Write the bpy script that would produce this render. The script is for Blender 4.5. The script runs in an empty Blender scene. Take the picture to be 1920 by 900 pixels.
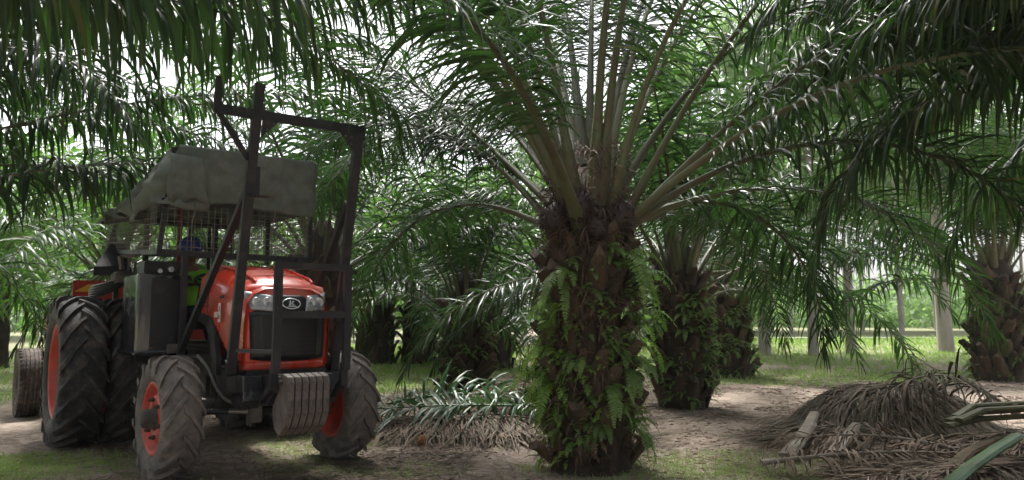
import bpy, bmesh, math, random
import numpy as np
from mathutils import Vector, Matrix, noise

# ------------------------------------------------------------------ camera, world, sun
SC = bpy.context.scene
COL = SC.collection
R = math.radians
random.seed(7)

F_PX, CAM_H = 1400.0, 1.4
cam_d = bpy.data.cameras.new('camera')
cam = bpy.data.objects.new('camera', cam_d)
COL.objects.link(cam)
cam.location = (0, 0, CAM_H)
cam.rotation_euler = (R(90) + math.atan(140 / F_PX), 0, 0)
cam_d.sensor_width = 36
cam_d.lens = F_PX / 1920 * 36
cam_d.clip_end = 5000
cam_d.clip_start = 0.05
cam_d.dof.use_dof = True
cam_d.dof.focus_distance = 6.8
cam_d.dof.aperture_fstop = 2.2
SC.camera = cam

SUN_EL, SUN_AZ = 62, 105          # azimuth counted from +X towards +Y
world = bpy.data.worlds.new('World')
SC.world = world
world.use_nodes = True
wn, wl = world.node_tree.nodes, world.node_tree.links
bg = wn['Background']
sky = wn.new('ShaderNodeTexSky')
sky.sky_type = 'NISHITA'
sky.sun_disc = False
sky.sun_elevation = R(SUN_EL)
sky.sun_rotation = R(90 - SUN_AZ)
sky.air_density = 1.0
sky.dust_density = 4.0
hs = wn.new('ShaderNodeHueSaturation')     # overcast: the sky's colour washed out to a pale grey
hs.inputs['Saturation'].default_value = 0.22
wl.new(sky.outputs[0], hs.inputs['Color'])
wl.new(hs.outputs[0], bg.inputs['Color'])
bg.inputs['Strength'].default_value = 0.11

sun_d = bpy.data.lights.new('sun', 'SUN')
sun = bpy.data.objects.new('sun', sun_d)
COL.objects.link(sun)
sun_d.energy = 2.9
sun_d.angle = R(10)
sun_d.color = (1, 0.97, 0.92)
dv = Vector((math.cos(R(SUN_EL)) * math.cos(R(SUN_AZ)), math.cos(R(SUN_EL)) * math.sin(R(SUN_AZ)), math.sin(R(SUN_EL))))
sun.rotation_euler = dv.to_track_quat('Z', 'Y').to_euler()

vs = SC.view_settings
vs.view_transform = 'Standard'
vs.look = 'None'
vs.exposure = 1.65
vs.gamma = 1
SC.cycles.max_bounces = 7
SC.cycles.diffuse_bounces = 4
SC.cycles.glossy_bounces = 2
SC.cycles.transmission_bounces = 4
SC.cycles.volume_bounces = 0
SC.cycles.sample_clamp_indirect = 6
SC.cycles.use_denoising = True

# ------------------------------------------------------------------ materials
def mat(name, col, col2=None, rough=0.6, metal=0.0, scale=6.0, bump=0.0, dirt=None, dirt_amt=0.45, dirt_scale=3.0,
        trans=None, trans_mix=0.3, rand=0.0, spec=0.5, coat=0.0, stretch=None, detail=5, attr=None):
    m = bpy.data.materials.new(name)
    m.use_nodes = True
    nt = m.node_tree
    n, l = nt.nodes, nt.links
    p = n['Principled BSDF']
    out = n['Material Output']
    p.inputs['Roughness'].default_value = rough
    p.inputs['Metallic'].default_value = metal
    p.inputs['Specular IOR Level'].default_value = spec
    p.inputs['Coat Weight'].default_value = coat
    tc = n.new('ShaderNodeTexCoord')
    mp = n.new('ShaderNodeMapping')
    l.new(tc.outputs['Object'], mp.inputs[0])
    if stretch:
        mp.inputs['Scale'].default_value = stretch
    nz = n.new('ShaderNodeTexNoise')
    nz.inputs['Scale'].default_value = scale
    nz.inputs['Detail'].default_value = detail
    nz.inputs['Roughness'].default_value = 0.65
    l.new(mp.outputs[0], nz.inputs['Vector'])
    mx = n.new('ShaderNodeMix')
    mx.data_type = 'RGBA'
    mx.inputs[6].default_value = (*col, 1)
    mx.inputs[7].default_value = (*(col2 or [c * 0.6 for c in col]), 1)
    rp = n.new('ShaderNodeMapRange')
    rp.inputs[1].default_value = 0.35
    rp.inputs[2].default_value = 0.68
    l.new(nz.outputs['Fac'], rp.inputs[0])
    l.new(rp.outputs[0], mx.inputs[0])
    c = mx.outputs[2]
    if attr:
        at = n.new('ShaderNodeAttribute')
        at.attribute_name = 'tone'
        ma = n.new('ShaderNodeMix'); ma.data_type = 'RGBA'
        l.new(at.outputs['Fac'], ma.inputs[0])
        l.new(c, ma.inputs[6])
        ma.inputs[7].default_value = (*attr, 1)
        c = ma.outputs[2]
    if dirt:
        nd = n.new('ShaderNodeTexNoise')
        nd.inputs['Scale'].default_value = dirt_scale
        nd.inputs['Detail'].default_value = 8
        nd.inputs['Roughness'].default_value = 0.7
        l.new(tc.outputs['Object'], nd.inputs['Vector'])
        rd = n.new('ShaderNodeMapRange')
        rd.inputs[1].default_value = 0.62 - dirt_amt * 0.4
        rd.inputs[2].default_value = 0.72
        l.new(nd.outputs['Fac'], rd.inputs[0])
        md = n.new('ShaderNodeMix'); md.data_type = 'RGBA'
        l.new(rd.outputs[0], md.inputs[0])
        l.new(c, md.inputs[6])
        md.inputs[7].default_value = (*dirt, 1)
        c = md.outputs[2]
        rr = n.new('ShaderNodeMapRange')
        rr.inputs[3].default_value = rough
        rr.inputs[4].default_value = 0.85
        l.new(rd.outputs[0], rr.inputs[0])
        l.new(rr.outputs[0], p.inputs['Roughness'])
    if rand:
        oi = n.new('ShaderNodeObjectInfo')
        hv = n.new('ShaderNodeHueSaturation')
        r1 = n.new('ShaderNodeMapRange')
        r1.inputs[3].default_value = 1 - rand
        r1.inputs[4].default_value = 1 + rand
        l.new(oi.outputs['Random'], r1.inputs[0])
        l.new(r1.outputs[0], hv.inputs['Value'])
        l.new(c, hv.inputs['Color'])
        c = hv.outputs[0]
    l.new(c, p.inputs['Base Color'])
    if bump:
        b = n.new('ShaderNodeBump')
        b.inputs['Strength'].default_value = min(1.0, bump)
        b.inputs['Distance'].default_value = 0.02
        l.new(nz.outputs['Fac'], b.inputs['Height'])
        l.new(b.outputs[0], p.inputs['Normal'])
    if trans:
        t = n.new('ShaderNodeBsdfTranslucent')
        t.inputs['Color'].default_value = (*trans, 1)
        ms = n.new('ShaderNodeMixShader')
        ms.inputs[0].default_value = trans_mix
        l.new(p.outputs[0], ms.inputs[1])
        l.new(t.outputs[0], ms.inputs[2])
        l.new(ms.outputs[0], out.inputs['Surface'])
    return m

M = {}
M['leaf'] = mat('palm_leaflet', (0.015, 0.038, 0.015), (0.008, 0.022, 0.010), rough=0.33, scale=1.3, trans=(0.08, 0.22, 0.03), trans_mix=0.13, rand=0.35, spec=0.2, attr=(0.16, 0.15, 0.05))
M['leaf_far'] = mat('far_palm_leaflet', (0.040, 0.085, 0.03), (0.022, 0.05, 0.022), rough=0.4, scale=1.0, trans=(0.16, 0.36, 0.05), trans_mix=0.28, rand=0.35, spec=0.45, attr=(0.16, 0.15, 0.05))  # brighter copy of the palm leaf, background brightness put into its colour
M['rachis'] = mat('palm_petiole', (0.105, 0.125, 0.05), (0.06, 0.075, 0.03), rough=0.45, scale=2.5, rand=0.3, stretch=(1, 1, 0.3), dirt=(0.10, 0.062, 0.04), dirt_amt=0.5, dirt_scale=4)
M['boot'] = mat('old_leaf_base', (0.125, 0.072, 0.042), (0.05, 0.032, 0.022), rough=0.9, scale=9, bump=1.0, rand=0.5, dirt=(0.03, 0.032, 0.015), dirt_amt=0.75, dirt_scale=6, stretch=(1, 1, 0.4))
M['bark'] = mat('palm_trunk_fibre', (0.05, 0.033, 0.024), (0.014, 0.010, 0.008), rough=0.95, scale=9, bump=1.0, stretch=(1, 1, 0.35))
M['fibre'] = mat('dry_fibre', (0.13, 0.085, 0.06), (0.06, 0.036, 0.026), rough=0.9, scale=3)
M['fruit'] = mat('fruit_bunch', (0.035, 0.018, 0.014), (0.012, 0.008, 0.008), rough=0.6, scale=14, bump=0.6)
M['fern'] = mat('fern_leaf', (0.155, 0.235, 0.06), (0.09, 0.155, 0.045), rough=0.55, scale=3, trans=(0.2, 0.42, 0.06), trans_mix=0.33, rand=0.35)
M['fern_lit'] = mat('painted_lit_fern_leaf', (0.21, 0.34, 0.06), (0.13, 0.24, 0.04), rough=0.55, scale=3, trans=(0.35, 0.6, 0.08), trans_mix=0.35, rand=0.3)  # brighter copy of the fern leaf, sunlight from the left put into its colour
M['dry'] = mat('dead_frond', (0.26, 0.195, 0.145), (0.09, 0.06, 0.042), rough=0.85, scale=5, rand=0.2, attr=(0.055, 0.06, 0.035))
M['dry_rachis'] = mat('dead_petiole', (0.27, 0.235, 0.19), (0.14, 0.115, 0.09), rough=0.8, scale=6, bump=0.3, stretch=(0.3, 1, 1))
M['green_rachis'] = mat('green_petiole', (0.075, 0.155, 0.05), (0.045, 0.10, 0.035), rough=0.4, scale=5, dirt=(0.16, 0.15, 0.1), dirt_amt=0.3)
M['cut_leaf'] = mat('cut_leaflet', (0.05, 0.115, 0.06), (0.035, 0.08, 0.045), rough=0.4, scale=2, trans=(0.1, 0.22, 0.05), trans_mix=0.15, attr=(0.20, 0.19, 0.14))
M['fern_old'] = mat('dead_fern', (0.16, 0.10, 0.05), (0.09, 0.055, 0.03), rough=.8, scale=4)
M['grass'] = mat('grass_blade', (0.23, 0.34, 0.08), (0.14, 0.235, 0.05), rough=0.6, scale=0.6, trans=(0.35, 0.6, 0.1), trans_mix=0.3, attr=(0.30, 0.26, 0.13))
M['pale_bark'] = mat('pale_tree_bark', (0.36, 0.32, 0.29), (0.24, 0.21, 0.19), rough=0.9, scale=3, bump=0.4, stretch=(1, 1, 0.3))
M['far_leaf'] = mat('tree_leaf', (0.19, 0.27, 0.13), (0.13, 0.20, 0.09), rough=0.6, scale=0.8, trans=(0.3, 0.5, 0.14), trans_mix=0.35, rand=0.2)  # raised albedo, distance haze carried in the leaf colour
M['rubber'] = mat('tyre_rubber', (0.018, 0.018, 0.020), (0.03, 0.03, 0.032), rough=0.72, scale=9, bump=0.5, dirt=(0.15, 0.125, 0.105), dirt_amt=0.42, dirt_scale=6)
M['mud_rubber'] = mat('muddy_tyre_rubber', (0.075, 0.075, 0.078), (0.045, 0.045, 0.047), rough=0.8, scale=10, bump=0.7, dirt=(0.24, 0.20, 0.17), dirt_amt=0.72, dirt_scale=7)
M['red'] = mat('red_paint', (0.62, 0.050, 0.022), (0.54, 0.04, 0.02), rough=0.24, scale=2, coat=0.5, dirt=(0.34, 0.12, 0.08), dirt_amt=0.38, dirt_scale=2.2)
M['rim'] = mat('rim_paint', (0.60, 0.075, 0.045), (0.5, 0.055, 0.035), rough=0.42, scale=6, dirt=(0.26, 0.13, 0.10), dirt_amt=0.35, dirt_scale=9)
M['dull_red'] = mat('dull_red_paint', (0.40, 0.028, 0.018), (0.32, 0.02, 0.015), rough=0.4, scale=3, dirt=(0.2, 0.08, 0.05), dirt_amt=0.25)
M['yellow'] = mat('yellow_stripe', (0.75, 0.42, 0.03), (0.65, 0.35, 0.03), rough=0.4, scale=3)
M['black'] = mat('black_paint', (0.012, 0.012, 0.015), (0.02, 0.02, 0.023), rough=0.42, scale=4, metal=0.0, dirt=(0.07, 0.06, 0.055), dirt_amt=0.22, dirt_scale=5, spec=0.4)
M['frame'] = mat('frame_steel', (0.014, 0.014, 0.018), (0.024, 0.023, 0.027), rough=0.4, scale=5, spec=.4, dirt=(0.06, 0.05, 0.045), dirt_amt=0.3, dirt_scale=6)
M['gloss_black'] = mat('gloss_black_paint', (0.014, 0.015, 0.020), (0.018, 0.019, 0.024), rough=0.16, scale=3, coat=0.4, dirt=(0.06, 0.055, 0.055), dirt_amt=0.15)
M['plastic'] = mat('black_plastic', (0.006, 0.006, 0.008), (0.010, 0.010, 0.012), rough=0.38, scale=5)
M['grime'] = mat('grimy_casting', (0.040, 0.036, 0.034), (0.075, 0.065, 0.055), rough=0.75, scale=8, bump=0.4, dirt=(0.15, 0.125, 0.10), dirt_amt=0.45, dirt_scale=7)
M['cast'] = mat('weathered_weight', (0.10, 0.078, 0.070), (0.055, 0.045, 0.042), rough=0.75, scale=9, bump=0.3, dirt=(0.24, 0.20, 0.18), dirt_amt=0.5, dirt_scale=8, stretch=(1, 1, 0.4))
M['steel'] = mat('bare_steel', (0.36, 0.34, 0.31), (0.22, 0.2, 0.18), rough=0.4, metal=0.7, scale=8)
M['hose'] = mat('hose_grey', (0.19, 0.175, 0.155), (0.11, 0.1, 0.09), rough=0.6, scale=10)
M['silver'] = mat('badge_silver', (0.72, 0.74, 0.76), (0.6, 0.62, 0.64), rough=0.25, metal=0.6, scale=4)
M['lens'] = mat('headlamp_lens', (0.50, 0.53, 0.55), (0.22, 0.24, 0.26), rough=0.12, scale=16, bump=0.35, metal=0.25, coat=0.8)
M['white'] = mat('white_decal', (0.72, 0.70, 0.68), (0.62, 0.6, 0.58), rough=0.4, scale=4)
M['tarp'] = mat('canvas_tarp', (0.145, 0.168, 0.142), (0.085, 0.10, 0.085), rough=0.85, scale=3.5, bump=0.6, dirt=(0.19, 0.20, 0.175), dirt_amt=0.3, dirt_scale=3.0)
M['skin'] = mat('skin', (0.20, 0.095, 0.055), (0.16, 0.075, 0.045), rough=0.5, scale=5)
M['vest'] = mat('lime_workwear', (0.30, 0.72, 0.03), (0.22, 0.6, 0.02), rough=0.7, scale=7, bump=0.3)
M['navy'] = mat('navy_cloth', (0.012, 0.016, 0.035), (0.02, 0.024, 0.045), rough=0.85, scale=6)
M['blue'] = mat('blue_helmet', (0.010, 0.045, 0.27), (0.008, 0.03, 0.2), rough=0.35, scale=5)
M['maroon'] = mat('maroon_strut', (0.16, 0.02, 0.03), (0.1, 0.015, 0.02), rough=0.5, scale=5)
M['vinyl'] = mat('matt_black', (0.02, 0.02, 0.024), (0.03, 0.03, 0.034), rough=0.75, scale=5, spec=.3)

# ------------------------------------------------------------------ helpers
def new_mesh(name, v, f, m=None, smooth=False):
    me = bpy.data.meshes.new(name)
    me.from_pydata([tuple(p) for p in v], [], f)
    for mm in (m if isinstance(m, (list, tuple)) else [m]):
        if mm: me.materials.append(mm)
    if smooth:
        me.shade_smooth()
    return me

def fast_mesh(name, V, Q, m, smooth=True, tone=None):
    """V (n,3) array, Q (k,4) or (k,3) array of indices"""
    me = bpy.data.meshes.new(name)
    k = Q.shape[1]
    me.vertices.add(len(V)); me.vertices.foreach_set('co', np.ascontiguousarray(V, dtype=np.float32).ravel())
    me.loops.add(Q.size); me.loops.foreach_set('vertex_index', np.ascontiguousarray(Q, dtype=np.int32).ravel())
    me.polygons.add(len(Q)); me.polygons.foreach_set('loop_start', np.arange(0, Q.size, k, dtype=np.int32))
    if m: me.materials.append(m)
    if tone is not None:
        a = me.attributes.new('tone', 'FLOAT', 'POINT')
        a.data.foreach_set('value', np.ascontiguousarray(tone, dtype=np.float32))
    me.update(calc_edges=True)
    me.validate()
    if smooth: me.shade_smooth()
    return me

def link(name, me, parent=None, loc=None, rot=None, kind=None):
    o = bpy.data.objects.new(name, me)
    COL.objects.link(o)
    if parent: o.parent = parent
    if loc is not None: o.location = loc
    if rot is not None: o.rotation_euler = rot
    if kind: o['kind'] = kind
    return o

def thing(o, label, cat, group=None):
    o['label'] = label; o['category'] = cat
    if group: o['group'] = group
    return o

class MB:
    """collects shapes into one mesh"""
    def __init__(s): s.v = []; s.f = []; s.sm = []
    def add(s, v, f, M4=None, sm=False):
        n = len(s.v)
        for p in v:
            p = Vector(p)
            s.v.append(M4 @ p if M4 else p)
        for q in f: s.f.append([n + i for i in q]); s.sm.append(sm)
        return s
    def box(s, c, d, rot=None, bev=0.0):
        bm = bmesh.new()
        bmesh.ops.create_cube(bm, size=1)
        for v in bm.verts: v.co = Vector((v.co.x * d[0], v.co.y * d[1], v.co.z * d[2]))
        if bev: bmesh.ops.bevel(bm, geom=bm.edges[:], offset=bev, segments=2, affect='EDGES', clamp_overlap=True)
        m4 = Matrix.Translation(c)
        if rot: 
            from mathutils import Euler
            m4 = m4 @ Euler(rot).to_matrix().to_4x4()
        bm.verts.index_update()
        s.add([v.co.copy() for v in bm.verts], [[v.index for v in f.verts] for f in bm.faces], m4)
        bm.free(); return s
    def bar(s, a, b, w, d=None, up=(0, 0, 1), bev=0.0):
        a, b = Vector(a), Vector(b); d = d or w
        z = (b - a); L = z.length; z.normalize()
        x = Vector(up).cross(z)
        if x.length < 1e-3: x = Vector((1, 0, 0)).cross(z)
        x.normalize(); y = z.cross(x)
        m4 = Matrix((( x.x, y.x, z.x, 0), (x.y, y.y, z.y, 0), (x.z, y.z, z.z, 0), (0, 0, 0, 1)))
        m4.translation = (a + b) / 2
        bm = bmesh.new(); bmesh.ops.create_cube(bm, size=1)
        for v in bm.verts: v.co = Vector((v.co.x * w, v.co.y * d, v.co.z * L))
        if bev: bmesh.ops.bevel(bm, geom=bm.edges[:], offset=bev, segments=2, affect='EDGES', clamp_overlap=True)
        bm.verts.index_update()
        s.add([v.co.copy() for v in bm.verts], [[v.index for v in f.verts] for f in bm.faces], m4)
        bm.free(); return s
    def tube(s, pts, r, n=8, smooth_path=0, cap=True):
        pts = [Vector(p) for p in pts]
        rs = list(r) if isinstance(r, (list, tuple)) else [r] * len(pts)
        for _ in range(smooth_path):
            q = [pts[0]]; rr = [rs[0]]
            for i in range(len(pts) - 1):
                q += [pts[i] * .75 + pts[i + 1] * .25, pts[i] * .25 + pts[i + 1] * .75]
                rr += [rs[i] * .75 + rs[i + 1] * .25, rs[i] * .25 + rs[i + 1] * .75]
            pts = q + [pts[-1]]; rs = rr + [rs[-1]]
        v = []; f = []; ref = None
        for i, p in enumerate(pts):
            t = (pts[min(i + 1, len(pts) - 1)] - pts[max(i - 1, 0)]).normalized()
            if ref is None:
                ref = t.cross(Vector((0, 0, 1)))
                if ref.length < .05: ref = t.cross(Vector((1, 0, 0)))
            ref = (ref - t * ref.dot(t)).normalized(); w = t.cross(ref)
            for k in range(n):
                a = 2 * math.pi * k / n
                v.append(p + (ref * math.cos(a) + w * math.sin(a)) * rs[i])
        for i in range(len(pts) - 1):
            for k in range(n):
                f.append([i * n + k, i * n + (k + 1) % n, (i + 1) * n + (k + 1) % n, (i + 1) * n + k])
        s.add(v, f, sm=True)
        if cap:
            s.add(v[:n][::-1], [list(range(n))]); s.add(v[-n:], [list(range(n))])
        return s
    def lathe(s, prof, n=32, axis='Z', m4=None, sm=True):
        """prof: (axial, radius) pairs"""
        v = []; f = []
        for (h, r) in prof:
            for k in range(n):
                a = 2 * math.pi * k / n
                c, d = r * math.cos(a), r * math.sin(a)
                v.append({'Z': (c, d, h), 'X': (h, c, d), 'Y': (c, h, d)}[axis])
        for i in range(len(prof) - 1):
            for k in range(n):
                f.append([i * n + k, i * n + (k + 1) % n, (i + 1) * n + (k + 1) % n, (i + 1) * n + k])
        return s.add(v, f, m4, sm)
    def prism(s, poly, a, b, plane='YZ'):
        """polygon (two coordinates) extruded from a to b along the missing axis"""
        n = len(poly); v = []
        for t in (a, b):
            for (p, q) in poly:
                v.append({'YZ': (t, p, q), 'XZ': (p, t, q), 'XY': (p, q, t)}[plane])
        f = [list(range(n)), list(range(2 * n - 1, n - 1, -1))]
        for i in range(n):
            j = (i + 1) % n
            f.append([j, i, n + i, n + j])
        return s.add(v, f)
    def mesh(s, name, m=None, bev=0):
        me = new_mesh(name, s.v, s.f, m)
        me.polygons.foreach_set('use_smooth', s.sm)
        bm = bmesh.new(); bm.from_mesh(me); bmesh.ops.recalc_face_normals(bm, faces=bm.faces[:]); bm.to_mesh(me); bm.free()
        return me
    def obj(s, name, m, parent=None, loc=None, rot=None, kind=None, bev=0):
        o = link(name, s.mesh(name, m), parent, loc, rot, kind)
        if bev:
            b = o.modifiers.new('bevel', 'BEVEL'); b.width = bev; b.segments = 2; b.limit_method = 'ANGLE'
        return o

def vnoise(x, y, s=1.0, o=0):
    return noise.noise(Vector((x * s + o, y * s - o, o * 0.37)))

# ------------------------------------------------------------------ ground
def grass_mask(x, y):
    """0 bare dirt .. 1 full grass"""
    n = vnoise(x, y, 0.55, 3.1) * 0.9 + vnoise(x, y, 1.7, 9.2) * 0.5
    g = 0.0
    if x < -0.6:
        g = max(g, min(1, (y - 13.4 + n * 1.2) / 0.9))
    elif x < 3.2:
        g = max(g, min(1, (y - 16.3 + n * 1.0) / 1.2)) * 0.8
    if x >= 3.2:
        g = max(g, min(1, (y - (14.6 + 0.12 * (x - 3)) + n * 0.8) / 0.7))
        if 19.0 < y < 20.8 and 6 < x < 12.5: g *= max(0, 0.35 + n)
    # left edge and bottom left corner
    d = math.hypot((x + 4.75) / 1.25, (y - 6.9) / 1.0)
    g = max(g, min(1, (1.15 - d + n * 0.5) * 1.3))
    if x < -7.2: g = max(g, min(1, (-7.2 - x) * 1.2 + n))
    # thin patches in front
    d = math.hypot((x + 1.3) / 1.3, (y - 6.95) / 0.35)
    g = max(g, 0.55 * max(0, min(1, 1.1 - d + n)))
    d = math.hypot((x + 2.0) / 0.9, (y - 7.9) / 1.2)
    g = max(g, 0.35 * max(0, min(1, 1.1 - d + n)))
    d = math.hypot((x - 2.2) / 1.3, (y - 7.1) / 0.9)
    g = max(g, 0.45 * max(0, min(1, 1.1 - d + n)))
    d = math.hypot((x - 4.3) / 1.4, (y - 12.6) / 1.6)
    g = max(g, 0.35 * max(0, min(1, 1.2 - d + n)))
    return max(0.0, min(1.0, g))

def ground_z(x, y):
    z = 0.035 * vnoise(x, y, 0.8, 1.0) + 0.018 * vnoise(x, y, 3.1, 5.0) + 0.008 * vnoise(x, y, 9, 2.0)
    if y > 12:
        z += 0.05 * vnoise(x, y, 0.35, 7)
    if y > 21 and y < 400:
        z += 0.25 * min(1, (y - 21) / 8) * max(0.0, min(1, (x - 4) / 4))
    if 5 < y < 13 and x < 2:
        for off in (-.81, .81):
            # distance to the line each pair of wheels follows
            px, py = x + 2.347, y - 7.092
            lx = px * .788 + py * .616 - off; ly = -px * .616 + py * .788
            if ly > -2.2:
                d = abs(lx + .05 * math.sin(ly * 1.7))
                if d < .26: z -= .020 * (1 - (d / .26) ** 2) + .010 * (1 - d / .26) * math.sin(ly * 40 + (18 * d))
                elif d < .40: z += .012 * math.sin((d - .26) / .14 * math.pi)
    return z

def axis_steps(lo, fine_lo, fine_hi, hi, step, growth):
    a = list(np.arange(fine_lo, fine_hi, step))
    s = step; p = a[-1]
    while p < hi: s *= growth; p += s; a.append(p)
    s = step; p = a[0]; b = []
    while p > lo: s *= growth; p -= s; b.append(p)
    return b[::-1] + a
gx = axis_steps(-1500, -6.5, 7.5, 1500, 0.07, 1.06)
gy = axis_steps(-1500, 5.8, 11.0, 3000, 0.06, 1.025)
gv = np.zeros((len(gy) * len(gx), 3), dtype=np.float32)
gt = np.zeros(len(gv), dtype=np.float32)
k = 0
for y in gy:
    for x in gx:
        near = abs(x) < 60 and -10 < y < 90
        gv[k] = (x, y, ground_z(x, y) if near else (0.25 if (y > 30 and x > 8) else 0))
        gt[k] = grass_mask(x, y) if near else (1 if y > 0 else 0.2)
        k += 1
nx, ny = len(gx), len(gy)
ii = (np.arange(ny - 1)[:, None] * nx + np.arange(nx - 1)[None, :]).ravel()
gq = np.stack([ii, ii + 1, ii + nx + 1, ii + nx], 1)

def ground_material():
    m = bpy.data.materials.new('ground_soil'); m.use_nodes = True
    n, l = m.node_tree.nodes, m.node_tree.links
    p = n['Principled BSDF']; p.inputs['Roughness'].default_value = 0.95
    p.inputs['Specular IOR Level'].default_value = 0.2
    tc = n.new('ShaderNodeTexCoord')
    def nz(scale, detail=6, rough=0.65):
        t = n.new('ShaderNodeTexNoise'); t.inputs['Scale'].default_value = scale
        t.inputs['Detail'].default_value = detail; t.inputs['Roughness'].default_value = rough
        l.new(tc.outputs['Object'], t.inputs['Vector']); return t.outputs['Fac']
    def rng(s, a, b):
        r = n.new('ShaderNodeMapRange'); r.inputs[1].default_value = a; r.inputs[2].default_value = b
        l.new(s, r.inputs[0]); return r.outputs[0]
    def mix(fac, a, b):
        x = n.new('ShaderNodeMix'); x.data_type = 'RGBA'; l.new(fac, x.inputs[0])
        for s, i in ((a, 6), (b, 7)):
            if isinstance(s, tuple): x.inputs[i].default_value = (*s, 1)
            else: l.new(s, x.inputs[i])
        return x.outputs[2]
    c = mix(rng(nz(1.1), .4, .62), (0.29, 0.228, 0.182), (0.18, 0.138, 0.108))
    c = mix(rng(nz(7, 8, .8), .45, .62), c, (0.40, 0.335, 0.28))
    c = mix(rng(nz(26, 6, .8), .55, .66), c, (0.085, 0.055, 0.04))
    c = mix(rng(nz(2.6, 6), .56, .68), c, (0.15, 0.155, 0.07))
    at = n.new('ShaderNodeAttribute'); at.attribute_name = 'tone'
    g = mix(rng(nz(3), .4, .6), (0.14, 0.22, 0.05), (0.10, 0.16, 0.04))
    c = mix(rng(at.outputs['Fac'], .75, 1.3), c, g)
    l.new(c, p.inputs['Base Color'])
    b = n.new('ShaderNodeBump'); b.inputs['Strength'].default_value = 0.9; b.inputs['Distance'].default_value = 0.03
    l.new(nz(22, 8, .75), b.inputs['Height']); l.new(b.outputs[0], p.inputs['Normal'])
    return m
M['ground'] = ground_material()
g_ob = link('ground', fast_mesh('ground', gv, gq, M['ground'], tone=gt), kind='structure')

# pale lane beyond the grass
M['lane'] = mat('pale_gravel', (0.42, 0.42, 0.36), (0.33, 0.34, 0.27), rough=0.9, scale=2)
lane = MB()
xs = [9 + 4 * i for i in range(26)]
def lane_pts(y): return [(x, y + 0.03 * x, (0.27 if x > 8 else max(0.02, 0.27 * (x - 4) / 4) if x > 4 else 0.02) + 0.06) for x in xs]
a, b = lane_pts(34.5), lane_pts(35.6)
for i in range(len(xs) - 1): lane.add([a[i], a[i + 1], b[i + 1], b[i]], [[0, 1, 2, 3]])
lane.obj('road', M['lane'], kind='structure')

# grass
def ribbons(base, dirs, L, W, nseg, grav, rng, fold=0.0, wref=None, taper=(0.7, 1.0, 0.75, 0.02)):
    """vectorised leaf ribbons; base,dirs (n,3), L,W (n,), grav (n,). returns V,Q"""
    n = len(base)
    P = [base]; D = dirs / np.linalg.norm(dirs, axis=1, keepdims=True)
    Ds = [D]
    for k in range(nseg):
        D = D + np.stack([np.zeros(n), np.zeros(n), -grav * (k + 0.6)], 1)
        D = D / np.linalg.norm(D, axis=1, keepdims=True)
        P.append(P[-1] + D * (L / nseg)[:, None]); Ds.append(D)
    V = []
    ta = np.interp(np.linspace(0, 1, nseg + 1), np.linspace(0, 1, len(taper)), taper)
    for k in range(nseg + 1):
        d = Ds[k]
        w = wref - d * (wref * d).sum(1, keepdims=True)
        w = w / (np.linalg.norm(w, axis=1, keepdims=True) + 1e-6)
        hw = (W * ta[k] / 2)[:, None]
        if fold:
            nn = np.cross(w, d)
            V += [P[k] - w * hw - nn * hw * fold, P[k], P[k] + w * hw - nn * hw * fold]
        else:
            V += [P[k] - w * hw, P[k] + w * hw]
    c = 3 if fold else 2
    V = np.stack(V, 1).reshape(-1, 3)          # n*(nseg+1)*c
    per = (nseg + 1) * c
    q = []
    for k in range(nseg):
        for j in range(c - 1):
            a = k * c + j
            q.append([a, a + 1, a + c + 1, a + c])
    Q = (np.arange(n) * per)[:, None, None] + np.array(q)[None]
    return V, Q.reshape(-1, 4), per

def grass_patch(name, n, xr, yr, hmin, hmax, w, seed, thr=0.25, dens_y=None):
    rg = np.random.default_rng(seed)
    pts = []
    while len(pts) < n:
        x = rg.uniform(*xr)
        y = yr[0] + (yr[1] - yr[0]) * rg.random() ** (dens_y or 1)
        m = grass_mask(x, y)
        if m > thr * 0.4 and rg.random() < m:
            for _ in range(3):
                xx, yy = x + rg.normal() * .04, y + rg.normal() * .04
                pts.append((xx, yy, ground_z(xx, yy) - 0.01))
    pts = np.array(pts[:n])
    d = np.stack([rg.normal(size=n) * .5, rg.normal(size=n) * .5, np.ones(n)], 1)
    sc = 1 + np.clip(pts[:, 1] - 8, 0, 30) * 0.05
    L = rg.uniform(hmin, hmax, n) * sc ** .5
    V, Q, per = ribbons(pts, d, L, np.full(n, w) * sc, 2, rg.uniform(.15, .6, n), rg, wref=np.stack([rg.normal(size=n), rg.normal(size=n), np.zeros(n)], 1), taper=(1, .8, .05))
    o = link(name, fast_mesh(name, V, Q, M['grass'], tone=np.repeat(rg.random(n) ** 3, per)), kind='stuff')
    return o
def label_stuff(o, label, cat):
    o['label'] = label; o['category'] = cat; return o
label_stuff(grass_patch('grass', 26000, (-9, 3), (13, 34), .06, .16, .012, 1, dens_y=1.3), 'bright green grass beyond the palms left of the centre palm', 'grass')
label_stuff(grass_patch('grass', 34000, (3.2, 24), (14.3, 36), .06, .18, .012, 2, dens_y=1.2), 'sunlit green grass strip beyond the dirt track on the right', 'grass')
label_stuff(grass_patch('grass', 11000, (-6.5, -3.2), (5.6, 8.5), .02, .085, .006, 3), 'grass tufts beside the big rear tyres at bottom left', 'grass')
label_stuff(grass_patch('grass', 16000, (-3.2, 4.5), (5.8, 9.5), .02, .08, .005, 4, thr=.1), 'thin sparse grass growing on the dirt in front', 'grass')
label_stuff(grass_patch('grass', 6000, (-16, -7), (8, 24), .06, .18, .012, 5), 'bright grass behind the trailer wheel', 'grass')

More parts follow.
